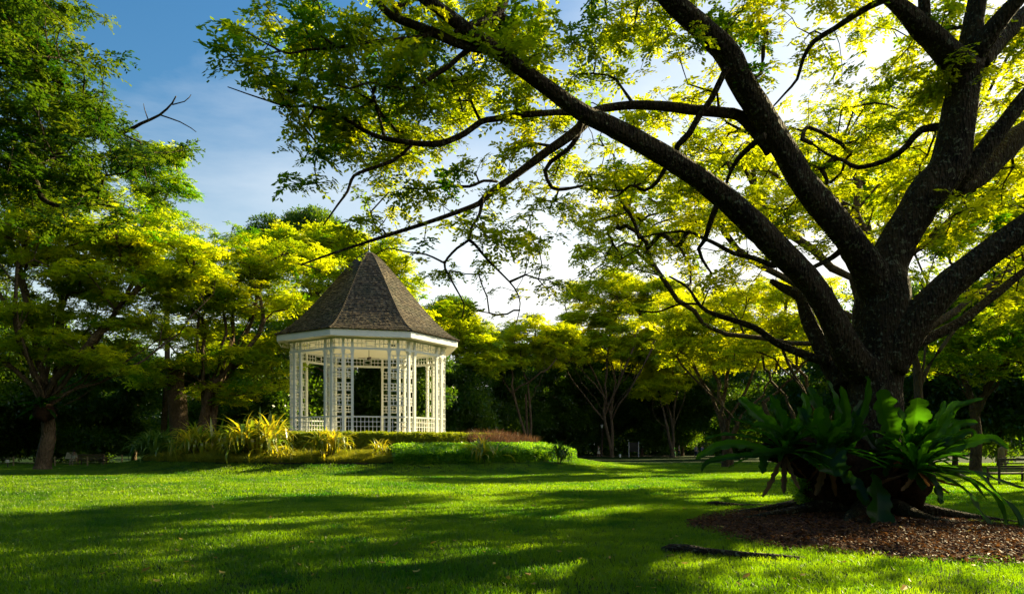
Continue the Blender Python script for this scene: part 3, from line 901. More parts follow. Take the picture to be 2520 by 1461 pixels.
def clump(label, px, depth, width_px, hgt, nleaf, mat, group='strap-leaved clumps in the planting bed', ycat='shrub'):
    x = (px-CX)/F*depth
    t = thing('strap_leaf_plant', label, ycat, (x, depth, gz(x, depth)-.03), 0, group)
    rad = width_px/2/F*depth
    heads = max(2, int(nleaf/14)); hp = [(random.uniform(-.45, .45)*rad, random.uniform(-.45, .45)*rad, random.uniform(.0, .45)*hgt) for _ in range(heads)]
    st = MB()
    for hx, hy, hz in hp: st.tube([(hx*.4, hy*.4, -.05), (hx, hy, hz+.05)], [.03, .022], 6)
    st.build('stem', M_WOOD, t)
    for i in range(nleaf):
        hx, hy, hz = hp[i % heads]
        o = link('leaf', random.choice(STRAP[mat.name]), t, (hx, hy, hz))
        az = random.uniform(0, 2*math.pi) if random.random() < .55 else math.atan2(hy+random.gauss(0, .3*rad), hx+random.gauss(0, .3*rad))+random.gauss(0, .7)
        s = random.uniform(.8, 1.15)*max(hgt-hz*.6, .5)*1.15
        o.scale = (s, s*random.uniform(.8, 1.2), s); o.rotation_euler = (random.gauss(0, .12), random.gauss(0, .28), az)
    return t
clump('dark green strap-leaved clump at the shaded left end of the bed', 378, 44.5, 140, 1.9, 230, M_CORDYG)
clump('yellow green strap-leaved clump between the dark clump and the largest one', 497, 42.0, 150, 2.0, 260, M_CORDY)
clump('largest golden strap-leaved clump left of the bandstand', 632, 40.5, 190, 2.4, 290, M_CORDY)
clump('golden strap-leaved clump in front of the hedge below the left bandstand corner', 808, 39.2, 120, 1.75, 160, M_CORDY)
clump('small sparse strap-leaved clump in front of the hedge below the bandstand middle', 937, 39.2, 70, 1.25, 45, M_CORDY)
clump('golden strap-leaved clump rising over the green mat by the rounded hedge end', 1200, 40.6, 95, 1.5, 110, M_CORDY)
clump('green strap-leaved clump right of the purple grass at the end of the bed', 1375, 43.5, 80, 1.4, 80, M_CORDYG)
clump('low drooping strap-leaved tuft at the foot of the largest golden clump', 690, 38.8, 85, 1.0, 70, M_CORDY)

# ------------------------------------------------------------------ the big foreground tree
TD = 14.5
btree = thing('rain_tree', 'huge spreading rain tree with dark lichened limbs and ferns round its foot', 'tree', (at(2120, 1250, TD).x, TD, 0))
BO = btree.location.copy()
LIMBS = []   # (name, [(x,y,r)], d0, d1)
def L_(pts, d0, d1, name='limb'): LIMBS.append((name, pts, d0, d1))
L_([(2105,1330,120),(2112,1240,98),(2120,1140,78),(2142,1040,64),(2150,940,61),(2168,860,66),(2174,780,64),(2176,700,56),(2165,655,44)], 14.5, 14.5, 'trunk')
L_([(2150,925,40),(2093,875,38),(2042,775,32),(1990,690,30),(1913,611,29),(1800,500,27),(1700,425,25),(1600,365,24),(1500,310,23),(1430,275,22),(1350,218,20),(1270,160,18),(1200,110,17),(1120,50,15),(1050,0,14),(960,-60,10)], 14.4, 10.5)
L_([(2165,730,50),(2140,665,43),(2095,595,35),(2029,514,32),(1970,440,30),(1925,360,29),(1880,290,29),(1830,210,28),(1790,130,27),(1735,75,26),(1690,38,26),(1640,-10,25),(1580,-90,20)], 14.5, 11.8)
L_([(2185,740,50),(2182,665,48),(2212,591,43),(2250,530,42),(2285,470,44),(2328,419,41),(2345,360,38),(2356,299,37),(2375,200,36),(2392,130,34),(2396,60,23),(2405,0,21),(2410,-80,15)], 14.6, 13.6)
L_([(2180,900,50),(2215,838,45),(2262,776,40),(2337,699,38),(2414,638,35),(2491,584,33),(2560,535,30),(2650,470,24),(2760,400,16)], 14.4, 13.0)
L_([(2385,170,34),(2351,150,31),(2306,105,28),(2262,66,26),(2232,33,22),(2190,-4,18),(2140,-50,12)], 13.9, 13.0)
L_([(2274,70,16),(2276,30,15),(2272,-40,11)], 13.5, 13.2)
L_([(2398,140,30),(2430,92,25),(2471,39,21),(2515,-10,17),(2560,-60,12)], 13.8, 12.8)
L_([(2402,150,30),(2456,99,22),(2520,36,18),(2590,-30,12)], 13.9, 14.6)
L_([(2335,440,32),(2375,425,26),(2441,344,22),(2520,240,17),(2600,150,11)], 14.4, 13.6)
L_([(2340,460,34),(2405,430,28),(2471,365,27),(2540,310,24),(2640,250,14)], 14.6, 15.6)
L_([(2075,960,30),(2058,930,22),(2021,853,20),(1987,784,16),(1967,730,12),(1925,707,9),(1898,691,6)], 14.7, 16.0)
L_([(2200,860,22),(2260,842,14),(2356,796,13),(2414,753,11),(2472,707,10),(2530,660,8),(2620,600,5)], 14.9, 16.0)
# secondary branches
L_([(1215,122,14),(1168,118,11),(1120,105,10),(1069,81,10),(1010,58,9),(964,39,8),(925,0,7),(890,-50,5)], 11.4, 10.8, 'branch')
L_([(1240,0,12),(1225,35,12),(1195,50,9),(1155,62,7),(1120,78,4)], 11.8, 11.0, 'branch')
L_([(1450,290,14),(1425,318,12),(1395,340,11),(1330,385,10),(1270,430,9),(1200,480,9),(1180,500,7),(1130,520,6),(1050,548,5),(950,580,4.5),(880,603,3.5),(800,630,2.8),(740,652,2)], 13.2, 11.8, 'branch')
L_([(1187,490,5.5),(1181,525,4.5),(1160,561,4),(1154,590,4),(1124,611,3.5),(1094,647,3.2),(1103,674,2.5),(1124,713,2),(1142,749,1.6),(1136,782,1.2)], 12.5, 12.2, 'branch')
L_([(1154,590,4),(1169,602,3.5),(1199,638,3),(1229,668,2.5),(1265,707,2),(1280,746,1.5),(1271,794,1)], 12.4, 12.8, 'branch')
L_([(1223,447,4),(1190,445,3.5),(1154,459,3.5),(1097,457,3),(1064,466,2.6),(990,462,2)], 12.7, 12.0, 'branch')
L_([(1094,647,2.6),(1049,626,2.2),(1004,620,2),(954,611,1.6),(924,626,1.2)], 12.3, 11.9, 'branch')
L_([(1430,300,10),(1421,335,7),(1397,368,6),(1355,398,5.5),(1341,420,5),(1358,462,4),(1394,465,3.5),(1436,456,2.5)], 13.0, 13.6, 'branch')
L_([(1900,370,20),(1862,325,16),(1820,285,13),(1770,276,12),(1700,270,12),(1640,262,12),(1560,258,11),(1487,266,10),(1440,278,8),(1367,277,7),(1277,284,7),(1217,293,7),(1183,300,7),(1144,329,7),(1084,353,7),(1024,353,6.5),(964,344,6),(919,332,5),(874,308,4.5),(838,284,4),(799,269,3.5),(754,260,3),(710,263,2.6),(650,245,2),(605,230,1.6),(560,214,1.2)], 13.5, 11.0, 'branch')
L_([(949,344,4),(931,278,3),(913,210,2)], 12.0, 12.4, 'branch')
L_([(1015,356,5),(973,392,4.6),(919,413,4.2),(871,433,3.6),(855,471,3),(831,504,2.4),(795,555,1.6)], 12.1, 11.7, 'branch')
L_([(1183,299,4),(1159,248,3),(1144,192,2.6),(1114,168,2)], 12.6, 12.3, 'branch')
L_([(1160,118,7),(1130,140,6),(1108,161,6),(1069,186,5.5),(1024,216,5),(964,216,4),(910,204,3),(860,218,2.4),(820,205,1.6)], 11.4, 10.9, 'branch')
L_([(1066,82,7),(1021,93,5.5),(949,99,5),(904,105,4.5),(829,117,3.8),(754,123,3),(710,132,2.4),(650,105,2),(605,78,1.4)], 11.1, 10.2, 'branch')
L_([(1790,165,10),(1774,195,8.5),(1750,245,8),(1720,287,8),(1696,329,8),(1667,359,7),(1663,385,5)], 12.6, 13.4, 'branch')
L_([(2187,-5,8),(2142,15,7),(2097,42,6.5),(2052,72,6),(2004,102,5.5),(1977,144,4.5),(1962,195,3.5),(1932,230,2.6),(1902,263,1.8)], 13.0, 14.6, 'branch')
L_([(2345,312,10),(2268,320,8),(2232,359,7),(2187,392,6),(2112,412,5.5),(2076,395,4.5),(2037,380,3.5),(1998,353,2.4)], 14.3, 16.0, 'branch')
L_([(2040,890,14),(2002,880,11),(1914,846,8),(1857,806,7),(1767,776,6),(1737,764,5),(1716,743,4.5),(1692,707,3.6),(1647,680,2.4)], 14.8, 16.5, 'branch')
L_([(1737,764,4),(1719,749,3.6),(1671,749,3),(1617,767,2.4),(1572,764,1.8)], 16.2, 16.6, 'branch')
L_([(1930,640,9),(1905,653,7),(1857,635,6),(1806,624,5.5),(1767,603,5),(1722,582,4),(1692,570,3.4),(1632,573,2.6),(1572,585,1.8)], 14.0, 15.6, 'branch')
L_([(1790,490,9),(1764,507,8),(1746,555,7),(1734,591,6),(1719,612,5),(1728,638,4),(1752,674,2.4)], 13.6, 14.6, 'branch')
L_([(1655,400,6),(1635,417,5),(1617,447,4.4),(1587,468,4),(1551,456,3.2),(1524,480,2.6),(1497,486,1.8)], 13.2, 14.2, 'branch')
L_([(2075,610,8),(2045,635,6),(1985,665,4)], 14.4, 14.2, 'branch')
L_([(1880,335,9),(1855,353,7),(1816,392,5.5),(1792,437,4),(1780,480,2.5)], 13.0, 14.4, 'branch')
L_([(2380,330,9),(2340,430,0.1)], 14.4, 14.4, 'branch') if False else None

NP, NPAR = [], []
NPX = []
for li, (nm, pts, d0, d1) in enumerate(LIMBS):
    n = len(pts); P3, r3 = [], []
    for i, (x, y, r) in enumerate(pts):
        d = d0 + (d1-d0)*(i/(n-1)); P3.append(at(x, y, d)-BO); r3.append(r*d/F)
    thick = max(r3)
    me, C, rr = limb_mesh(nm, P3, r3, M_BARK, 20 if thick > .15 else (12 if thick > .06 else 7), .14 if thick > .06 else .10, .11 if thick > .1 else .14, li)
    link(nm, me, btree)
    if nm == 'trunk': continue
    prev = -1
    for i, p in enumerate(C[3:]):
        if rr[i+3] > .16 and i % 2: continue
        NP.append((p+BO)[:]); NPAR.append(prev); prev = len(NP)-1
NP = np.array(NP); NPX = np.column_stack([CX + NP[:, 0]/NP[:, 1]*F, HZ - (NP[:, 2]-CAMZ)/NP[:, 1]*F])

# how full the crown is, row by row in 60-pixel steps (0 open sky .. 9 closed)
MASK = {
 0: '000000000564689887878875588557773466336644',
 1: '000000000676788888888777865468764653674555',
 2: '000000000267887778876878675322343455777644',
 3: '000000003457887778878878652231113564688755',
 4: '000000000012467888887666445655347788887656',
 5: '000000000000268776455656345777667888887567',
 6: '000000000000466565125567777787787888765567',
 7: '000000000000135665445666788886566777665688',
 8: '000000000000024345345466888755577677655688',
 9: '000000000000024100345446788875576455557888',
 10: '000000000000000012445544777767767653000688',
 11: '000000000000000001444325565666554330000677',
 12: '000000000000000000333210343333332000000566',
 13: '000000000000000000000000022222100000000455',
}
pts = []; tints = []
for row in range(-5, 14):
    for c in range(0, 50):
        if row < 0: v = 6 if 11 <= c <= 46 else 0
        elif c >= 42: v = 6 if row < 12 else 3
        else: v = int(MASK[row][c])
        if v == 0: continue
        lam = {1: .3, 2: .8, 3: 1.5, 4: 2.3, 5: 3.3, 6: 4.6, 7: 7.2, 8: 10.5, 9: 14.}[v] * (0.72 if row < 5 and c < 27 else .95)
        if row < 0 or c >= 42: lam *= .55
        for _ in range(rng.poisson(lam/2.6)):
            px = 60*c + rng.uniform(0, 60); py = 60*row + rng.uniform(0, 60)
            j = np.argmin((NPX[:, 0]-px)**2 + (NPX[:, 1]-py)**2)
            d = NP[j, 1] + abs(rng.normal(.2, 1.3)) - (.5 if rng.rand() < .2 else 0)
            if px > 1380 and py > 240: d += abs(rng.normal(0, 3.2))
            if py < 0: d += rng.uniform(-1, 2)
            d = max(d, 8.5)
            for _k in range(1+rng.poisson(1.7)):
                pts.append((at(px, py, d) + Vector((rng.normal(0, .24), rng.normal(0, .26), rng.normal(0, .09))))[:])
P = np.array(pts)
SP, SPAR, SL = grow(NP, np.array(NPAR), P, .30, .12, .05)
rad = pipe(SPAR, SL, len(SP), .0052, .5)
V, Q = edge_tubes(SP, SPAR, rad, len(NP), 5)
tag(link('twigs', fast_mesh('twigs', V-np.array(BO), Q, M_BARK), btree), kind='stuff')
N = len(P)
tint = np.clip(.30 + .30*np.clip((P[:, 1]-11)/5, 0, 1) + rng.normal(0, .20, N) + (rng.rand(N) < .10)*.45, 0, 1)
rot = np.column_stack([rng.normal(0, .28, N), rng.normal(0, .28, N), rng.uniform(0, 6.28, N)])
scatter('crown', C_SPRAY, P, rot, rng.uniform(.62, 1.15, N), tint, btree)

# surface roots
for rp, rr in (([(2005,1235,15.5,.10),(1950,1236,16.6,.09),(1890,1244,17.0,.075),(1820,1247,17.1,.075),(1765,1241,17.4,.12),(1742,1239,17.6,.07)], 1),
               ([(1990,1375,9.1,.03),(1900,1378,9.2,.06),(1843,1374,9.3,.07),(1780,1366,9.5,.08),(1734,1360,9.6,.095),(1690,1354,9.8,.12),(1650,1352,9.9,.115),(1628,1353,9.95,.06)], 2)):
    P3 = []; r3 = []
    for px, py, d, r in rp:
        p = at(px, py, d); p.z = gz(p.x, p.y) + r*.12; P3.append(p-BO); r3.append(r)
    me, _, _ = limb_mesh('root', P3, r3, M_BARK, 12, .12, .2, 50+rr)
    link('root', me, btree)
for k, (az, Lr) in enumerate(((200, 2.6), (240, 2.2), (285, 1.9), (330, 2.3), (165, 2.2))):
    P3 = []; r3 = []
    for i in range(6):
        t = i/5; rr_ = .75+Lr*t; x = BO.x + math.cos(R(az))*rr_+.1*math.sin(5*t+k); y = TD + math.sin(R(az))*rr_
        P3.append(Vector((x-BO.x, y-BO.y, gz(x, y)+.16*(1-t)**2+.0))); r3.append(.20*(1-t)+.02)
    link('root', limb_mesh('root', P3, r3, M_BARK, 10, .15, .15, 70+k)[0], btree)

# mulch under the tree
mm = lambda x, y: in_mulch(x, y) < 1.0
tag(sheet('mulch_bed', np.linspace(3.2, 9.3, 60), np.linspace(8.6, 16.1, 70), solid('mulch_ground', (.045, .022, .012), .95, (.09, .048, .025), 22, .9, spec=.1), .012, mm), kind='structure')
cm = []
for i in range(4):
    r = np.random.RandomState(i); L1, W1 = r.uniform(.04, .075), r.uniform(.014, .026)
    cm.append(mesh_from('chip', [(-L1, -W1, 0), (L1, -W1*.6, .012), (L1*.9, W1, .016), (-L1, W1, .002), (0, 0, .022)], [(0, 1, 4), (1, 2, 4), (2, 3, 4), (3, 0, 4)], M_MULCH))
C_CHIP = proto_collection('chip', cm)
N = 15000
a = rng.uniform(0, 6.28, N); e = np.sqrt(rng.rand(N))*(1.02+.03*np.sin(a*7)+.06*rng.rand(N))
x = 6.25+np.cos(a)*2.75*e; y = 12.35+np.sin(a)*3.45*e
tag(scatter('mulch_chips', C_CHIP, np.column_stack([x, y, ground_z(x, y)+.02+.02*rng.rand(N)]), rng.normal(0, .35, (N, 3))*[1, 1, 0]+np.column_stack([np.zeros(N), np.zeros(N), rng.uniform(0, 6.28, N)]), rng.uniform(.4, .95, N), rng.rand(N)**1.8),
    'brown bark mulch and dry leaf litter around the tree foot', 'mulch')

# ------------------------------------------------------------------ bird's nest ferns
def frond_mesh(pts, w, mat=M_FROND, seed=0, side=None, wave=.16, tipcurl=True):
    """a long strap frond with a midrib, V fold and wavy margins; pts world-relative"""
    r = np.random.RandomState(seed)
    L = sum((Vector(pts[i+1])-Vector(pts[i])).length for i in range(len(pts)-1))
    C, _ = catmull(pts, [0]*len(pts), max(L/34, .02)); n = len(C); V = []; Fc = []; K = (-1, -.55, -.04, .04, .55, 1); prev = None
    ph, ph2 = r.uniform(0, 6, 2); fr = r.uniform(20, 30)
    for i, p in enumerate(C):
        t = i/(n-1)
        d = (C[min(i+1, n-1)]-C[max(i-1, 0)]).normalized()
        s = d.cross(side if side is not None else Vector((0, 0, 1)))
        if s.length < .2: s = prev if prev is not None else Vector((1, 0, 0))
        s.normalize()
        if prev is not None and s.dot(prev) < 0: s = -s
        prev = s; up = s.cross(d)
        if up.z < 0 and side is None: up = -up
        prof_ = (.16 + .84*min(1, t*2.6)**.8) * max(0, 1-max(0, (t-.62)/.38)**2.2)**.6
        ww = w/2*prof_ + .006
        for q in K:
            wv = math.sin(t*fr+ph+(2.1 if q > 0 else 0))*wave*ww*abs(q)**2 + .3*math.sin(t*fr*2.3+ph2)*wave*ww*abs(q)**3
            wid = ww*q*(1+(.16*math.sin(t*fr*1.3+ph2*(1+q)) + .14*max(0, math.sin(t*fr*2.9+ph*(2+q)))*(-1 if r.rand() < .5 else .3))*abs(q))
            V.append((p + s*wid + up*(abs(q)*ww*.30 + wv + (-.012 if abs(q) < .1 else 0)))[:])
        if i:
            b = (i-1)*6
            for q in range(5): Fc.append((b+q, b+q+1, b+q+7, b+q+6))
    return mesh_from('frond', V, Fc, mat, True)

FERNS = {
 'a': dict(c=(1930, 1112, 13.4), label='large bird nest fern reaching left from the rain tree foot', fr=[
   ([(1968,1093),(1934,1046),(1900,985),(1894,972)], .44, -.3), ([(1967,1090),(1956,1060),(1950,1030)], .22, -.2),
   ([(1945,1090),(1900,1050),(1861,1018),(1818,978)], .55, .0), ([(1916,1100),(1870,1082),(1820,1072),(1775,1070),(1734,1080)], .26, .3),
   ([(1901,1108),(1829,1093),(1770,1097),(1712,1128)], .36, -.3), ([(1952,1120),(1843,1120),(1770,1128),(1735,1140),(1727,1160)], .24, -.5),
   ([(1900,1105),(1880,1125),(1876,1165)], .34, -.5), ([(1940,1100),(1890,1060),(1840,1040),(1800,1030)], .34, .5),
   ([(1960,1100),(1960,1050),(1985,1005),(1975,965)], .40, .3), ([(1970,1100),(1930,1110),(1870,1112),(1850,1122)], .30, -.8),
   ([(1960,1095),(1915,1060),(1870,1045),(1850,1052)], .28, -.7), ([(1950,1098),(1910,1078),(1860,1060),(1822,1058)], .3, .8)]),
 'b': dict(c=(2040, 1110, 13.2), label='bird nest fern with broad drooping frond on the front of the rain tree', fr=[
   ([(1985,1100),(2010,1118),(2040,1140),(2056,1172)], .85, -.7), ([(2040,1130),(2070,1165),(2109,1195),(2131,1243)], .52, -.7),
   ([(2040,1110),(2030,1040),(2005,985),(1990,950)], .5, .2), ([(2045,1110),(2060,1030),(2050,970),(2035,935)], .45, .1),
   ([(2050,1105),(2080,1040),(2075,980),(2069,950)], .4, -.2), ([(2050,1100),(2100,1060),(2130,1000),(2137,935),(2128,929)], .26, -.1),
   ([(2040,1110),(2000,1060),(1975,1020),(1968,1000)], .45, .4), ([(2060,1110),(2110,1080),(2150,1062),(2180,1070)], .36, -.5),
   ([(2020,1100),(2020,1060),(2010,1030),(2020,1000)], .5, -.4), ([(2060,1120),(2090,1090),(2110,1050),(2100,1020)], .45, -.4),
   ([(2030,1110),(2040,1080),(2070,1060),(2095,1062)], .4, -.8), ([(2060,1100),(2085,1060),(2110,1010),(2125,985)], .35, .4)]),
 'c': dict(c=(2235, 1120, 13.6), label='big bird nest fern with backlit upright fronds right of the rain tree trunk', fr=[
   ([(2200,1100),(2188,1046),(2174,1010),(2166,958)], .66, -.4), ([(2240,1100),(2246,1060),(2252,1030),(2258,978)], .66, -.3),
   ([(2236,1120),(2245,1090),(2255,1060),(2262,1035)], .5, -.6), ([(2236,1144),(2298,1079),(2345,1005),(2380,992),(2421,980)], .42, -.1),
   ([(2243,1148),(2316,1086),(2360,1044),(2407,1039)], .36, .1), ([(2250,1151),(2334,1108),(2400,1085),(2440,1078),(2483,1104)], .40, -.3),
   ([(2243,1140),(2320,1092),(2380,1062),(2396,1064),(2394,1085)], .30, .2), ([(2215,1110),(2190,1090),(2170,1085),(2155,1095)], .34, -.6),
   ([(2230,1110),(2230,1060),(2215,1020),(2200,1000)], .4, .5), ([(2225,1120),(2195,1130),(2180,1150),(2178,1172)], .3, -.7),
   ([(2240,1130),(2290,1110),(2330,1070),(2352,1030)], .34, .6), ([(2240,1130),(2280,1080),(2310,1030),(2325,985)], .34, .4),
   ([(2210,1115),(2170,1110),(2140,1080),(2128,1050)], .4, .3), ([(2238,1120),(2270,1090),(2290,1050),(2300,1030)], .4, -.5)]),
 'd': dict(c=(2255, 1158, 13.0), label='bird nest fern with long ragged fronds trailing to the lawn at lower right', fr=[
   ([(2243,1155),(2298,1166),(2371,1202),(2407,1253),(2440,1300),(2458,1345)], .34, -.8), ([(2255,1157),(2352,1166),(2425,1202),(2461,1245),(2480,1308)], .36, -.6),
   ([(2260,1150),(2390,1160),(2460,1222),(2500,1262),(2516,1310),(2517,1378)], .34, -.9), ([(2310,1160),(2400,1162),(2480,1190),(2540,1205)], .26, .2),
   ([(2240,1160),(2275,1165),(2300,1190),(2315,1240)], .40, -.5), ([(2245,1160),(2260,1180),(2270,1205)], .35, -.4),
   ([(2150,1165),(2158,1200),(2162,1270),(2163,1362)], .60, -1.4), ([(2250,1155),(2330,1160),(2380,1178),(2430,1230)], .34, -.2)]),
}
for key, fd in FERNS.items():
    cx, cy, cd = fd['c']; c0 = at(cx, cy, cd)
    t = thing('birds_nest_fern', fd['label'], 'fern', c0, 0, 'ferns around the foot of the rain tree')
    for i, (pp, w_, dd) in enumerate(fd['fr']):
        P3 = [at(px, py, cd + dd*(q/(len(pp)-1))) - c0 for q, (px, py) in enumerate(pp)]
        sd = Vector((0, -1, .35)) if key != 'd' else Vector((.2, -.35, 1))
        if i % 4 == 3: sd = Vector((.3, -.5, .8))
        if key == 'd' and i == 6: sd = Vector((0, -1, 0))
        link('frond', frond_mesh(P3, w_*(.74 if w_ > .58 else .46), seed=hash(key) % 7 * 0 + ord(key)*31+i, side=sd.normalized()), t)
    # loose smaller inner fronds filling the rosette
    for i in range(34):
        az = rng.uniform(0, 2*math.pi); el = rng.uniform(.0, 1.3); Lf = rng.uniform(.6, 1.25)
        dv = Vector((math.cos(az)*math.cos(el), math.sin(az)*math.cos(el)*.8-.1, math.sin(el)))
        P3 = [dv*Lf*u + Vector((0, 0, -.32*Lf*u*u)) for u in (0.08, .4, .7, 1)]
        dry = i % 7 == 0
        if dry: P3 = [Vector((p.x, p.y, -abs(p.z)*.8-.1*k_)) for k_, p in enumerate(P3)]
        link('frond', frond_mesh(P3, rng.uniform(.07, .14), M_DRYFROND if dry else M_FROND, seed=900+i+ord(key)), t)
# fibrous root masses that the ferns grow from (one around the trunk)
def blob(name, c, rx, ry, rz, seed, mat, parent, nz=.18, seg=26):
    r = np.random.RandomState(seed); V = []; Q = []; ph = r.uniform(0, 6, 9)
    for i in range(seg+1):
        th = math.pi*i/seg
        for k in range(seg*2):
            a = math.pi*k/seg
            d = np.array([math.sin(th)*math.cos(a), math.sin(th)*math.sin(a), math.cos(th)])
            f = 1 + nz*(.5*math.sin(3*a+ph[0]+2*d[2]) + .4*math.sin(5*a-4*d[2]+ph[1]) + .5*math.sin(6*d[2]+ph[2]+a*2)) + r.normal(0, .03)
            V.append((d*f*[rx, ry, rz])+np.array(c))
    n2 = seg*2
    for i in range(seg):
        for k in range(n2): Q.append((i*n2+k, (i+1)*n2+k, (i+1)*n2+(k+1) % n2, i*n2+(k+1) % n2))
    return link(name, fast_mesh(name, V, Q, mat, True), parent)
t = bpy.data.objects['birds_nest_fern.001']
for c, rx, ry, rz in (((at(2105, 1165, 14.3)), 1.05, .75, .75), ((at(2010, 1125, 14.0)), .75, .6, .42), ((at(2225, 1180, 14.2)), .55, .5, .62), ((at(1930, 1108, 13.7)), .5, .4, .22)):
    blob('root_mass', (c-t.location)[:], rx, ry, rz, int(rx*100), M_FIBRE, t)
N = 900
a = rng.uniform(0, 6.28, N)
# small weeds on the root mass edge
tag(scatter('fern_seedlings', C_COVER, np.column_stack([at(1972, 1200, 14.6).x + rng.normal(0, .10, 60), 14.4+rng.normal(0, .1, 60), rng.uniform(.35, .85, 60)]), rng.uniform(-1, 1, (60, 3)), rng.uniform(.5, 1, 60), rng.uniform(.4, 1, 60)),
    'small light green seedlings sprouting at the left side of the rain tree foot', 'seedlings')

# ------------------------------------------------------------------ left foreground tree (trunk out of the picture)
LD = 17.0
ltree = thing('shade_tree', 'leafy tree coloured shade-dark reaching in from the upper left corner with a bare twig', 'tree', ((-420-CX)/F*LD, LD, 0))
LO = ltree.location.copy()
LL = [('trunk', [(-420,1300,60),(-420,1100,50),(-400,900,46),(-380,700,42),(-340,520,34)], LD, LD),
 ('limb', [(-370,640,30),(-250,500,22),(-120,400,16),(0,304,9),(77,320,8),(154,333,7),(231,329,6.5),(296,329,5),(347,304,3.6),(393,283,2.8),(424,254,2),(433,237,1.4)], LD, 15.5),
 ('limb', [(-380,700,30),(-200,520,18),(-80,420,12),(0,385,8),(46,420,8),(85,443,7),(104,489,6),(154,508,4.5),(216,500,3),(300,512,1.5)], LD, 15.5),
 ('limb', [(-345,540,34),(-250,300,24),(-120,120,17),(-20,60,10),(60,20,6),(120,-10,4)], LD, 16.5),
 ('limb', [(-260,330,20),(-120,220,12),(0,150,8),(70,185,6),(110,230,4),(170,250,2)], LD, 16.2),
 ('branch', [(397,284,1.8),(443,300,1.4),(470,315,1.1),(483,325,.8)], 15.6, 15.6), ('branch', [(424,258,1.5),(454,250,1.1),(466,240,.9),(470,233,.7)], 15.6, 15.7),
 ('branch', [(365,296,1.4),(356,270,1.0),(353,255,.6)], 15.6, 15.7), ('branch', [(85,430,5),(110,400,4),(135,380,3),(165,376,2)], 16, 16),
 ('branch', [(248,330,3),(270,362,2.6),(276,390,2.2),(272,420,1.6)], 15.8, 15.8), ('branch', [(300,330,3),(345,350,2.5),(352,400,2),(364,450,1.3)], 15.7, 16.2)]
NP2, NPAR2 = [], []
for li, (nm, pp, d0, d1) in enumerate(LL):
    P3 = []; r3 = []
    for i, (x_, y_, r_) in enumerate(pp):
        d = d0+(d1-d0)*i/(len(pp)-1); P3.append(at(x_, y_, d)-LO); r3.append(r_*d/F)
    me, C, rr = limb_mesh(nm, P3, r3, M_BARK, 12 if max(r3) > .1 else 7, .2, .12, 200+li)
    link(nm, me, ltree)
    if nm == 'trunk' or (nm == 'branch' and pp[0][0] > 360): continue
    prev = -1
    for p in C[2:]:
        q = p+LO
        if CX+q.x/q.y*F > 300: continue
        NP2.append(q[:]); NPAR2.append(prev); prev = len(NP2)-1
NP2 = np.array(NP2); NX2 = np.column_stack([CX+NP2[:, 0]/NP2[:, 1]*F, HZ-(NP2[:, 2]-CAMZ)/NP2[:, 1]*F])
MASK2 = ['9863', '98200', '99873', '98852', '888861', '9998720', '99987754', '88887530', '6655430', '332210']
pts = []
for row in range(-3, 10):
    for c in range(-6, 8):
        if row < 0 or c < 0: v = 5 if row < 8 and c < 2 else 0
        else: v = int(MASK2[row][c]) if c < len(MASK2[row]) else 0
        if not v: continue
        lam = {1: .4, 2: 1, 3: 2, 4: 3.5, 5: 5.5, 6: 8, 7: 13, 8: 19, 9: 26}[v]
        if row < 0 or c < 0: lam *= .6
        for _ in range(rng.poisson(lam/2.6)):
            px = 60*c+rng.uniform(0, 60)*(1 if c < 4 else .8); py = 60*row+rng.uniform(0, 60)
            j = np.argmin((NX2[:, 0]-px)**2+(NX2[:, 1]-py)**2)
            cc_ = at(px, py, NP2[j, 1]+rng.normal(.3, 1.3))
            for _k in range(1+rng.poisson(1.7)): pts.append((cc_ + Vector((rng.normal(0, .28), rng.normal(0, .3), rng.normal(0, .10))))[:])
P = np.array(pts)
SP, SPAR, SL = grow(NP2, np.array(NPAR2), P, .35, .12, .04)
rad = pipe(SPAR, SL, len(SP), .006, .48)
V, Q = edge_tubes(SP, SPAR, rad, len(NP2), 5)
tag(link('twigs', fast_mesh('twigs', V-np.array(LO), Q, M_BARK), ltree), kind='stuff')
N = len(P)
scatter('crown', C_SPRAYL, P, np.column_stack([rng.normal(0, .28, N), rng.normal(0, .28, N), rng.uniform(0, 6.28, N)]), rng.uniform(.65, 1.2, N), np.clip(rng.normal(.25, .22, N), 0, 1), ltree)

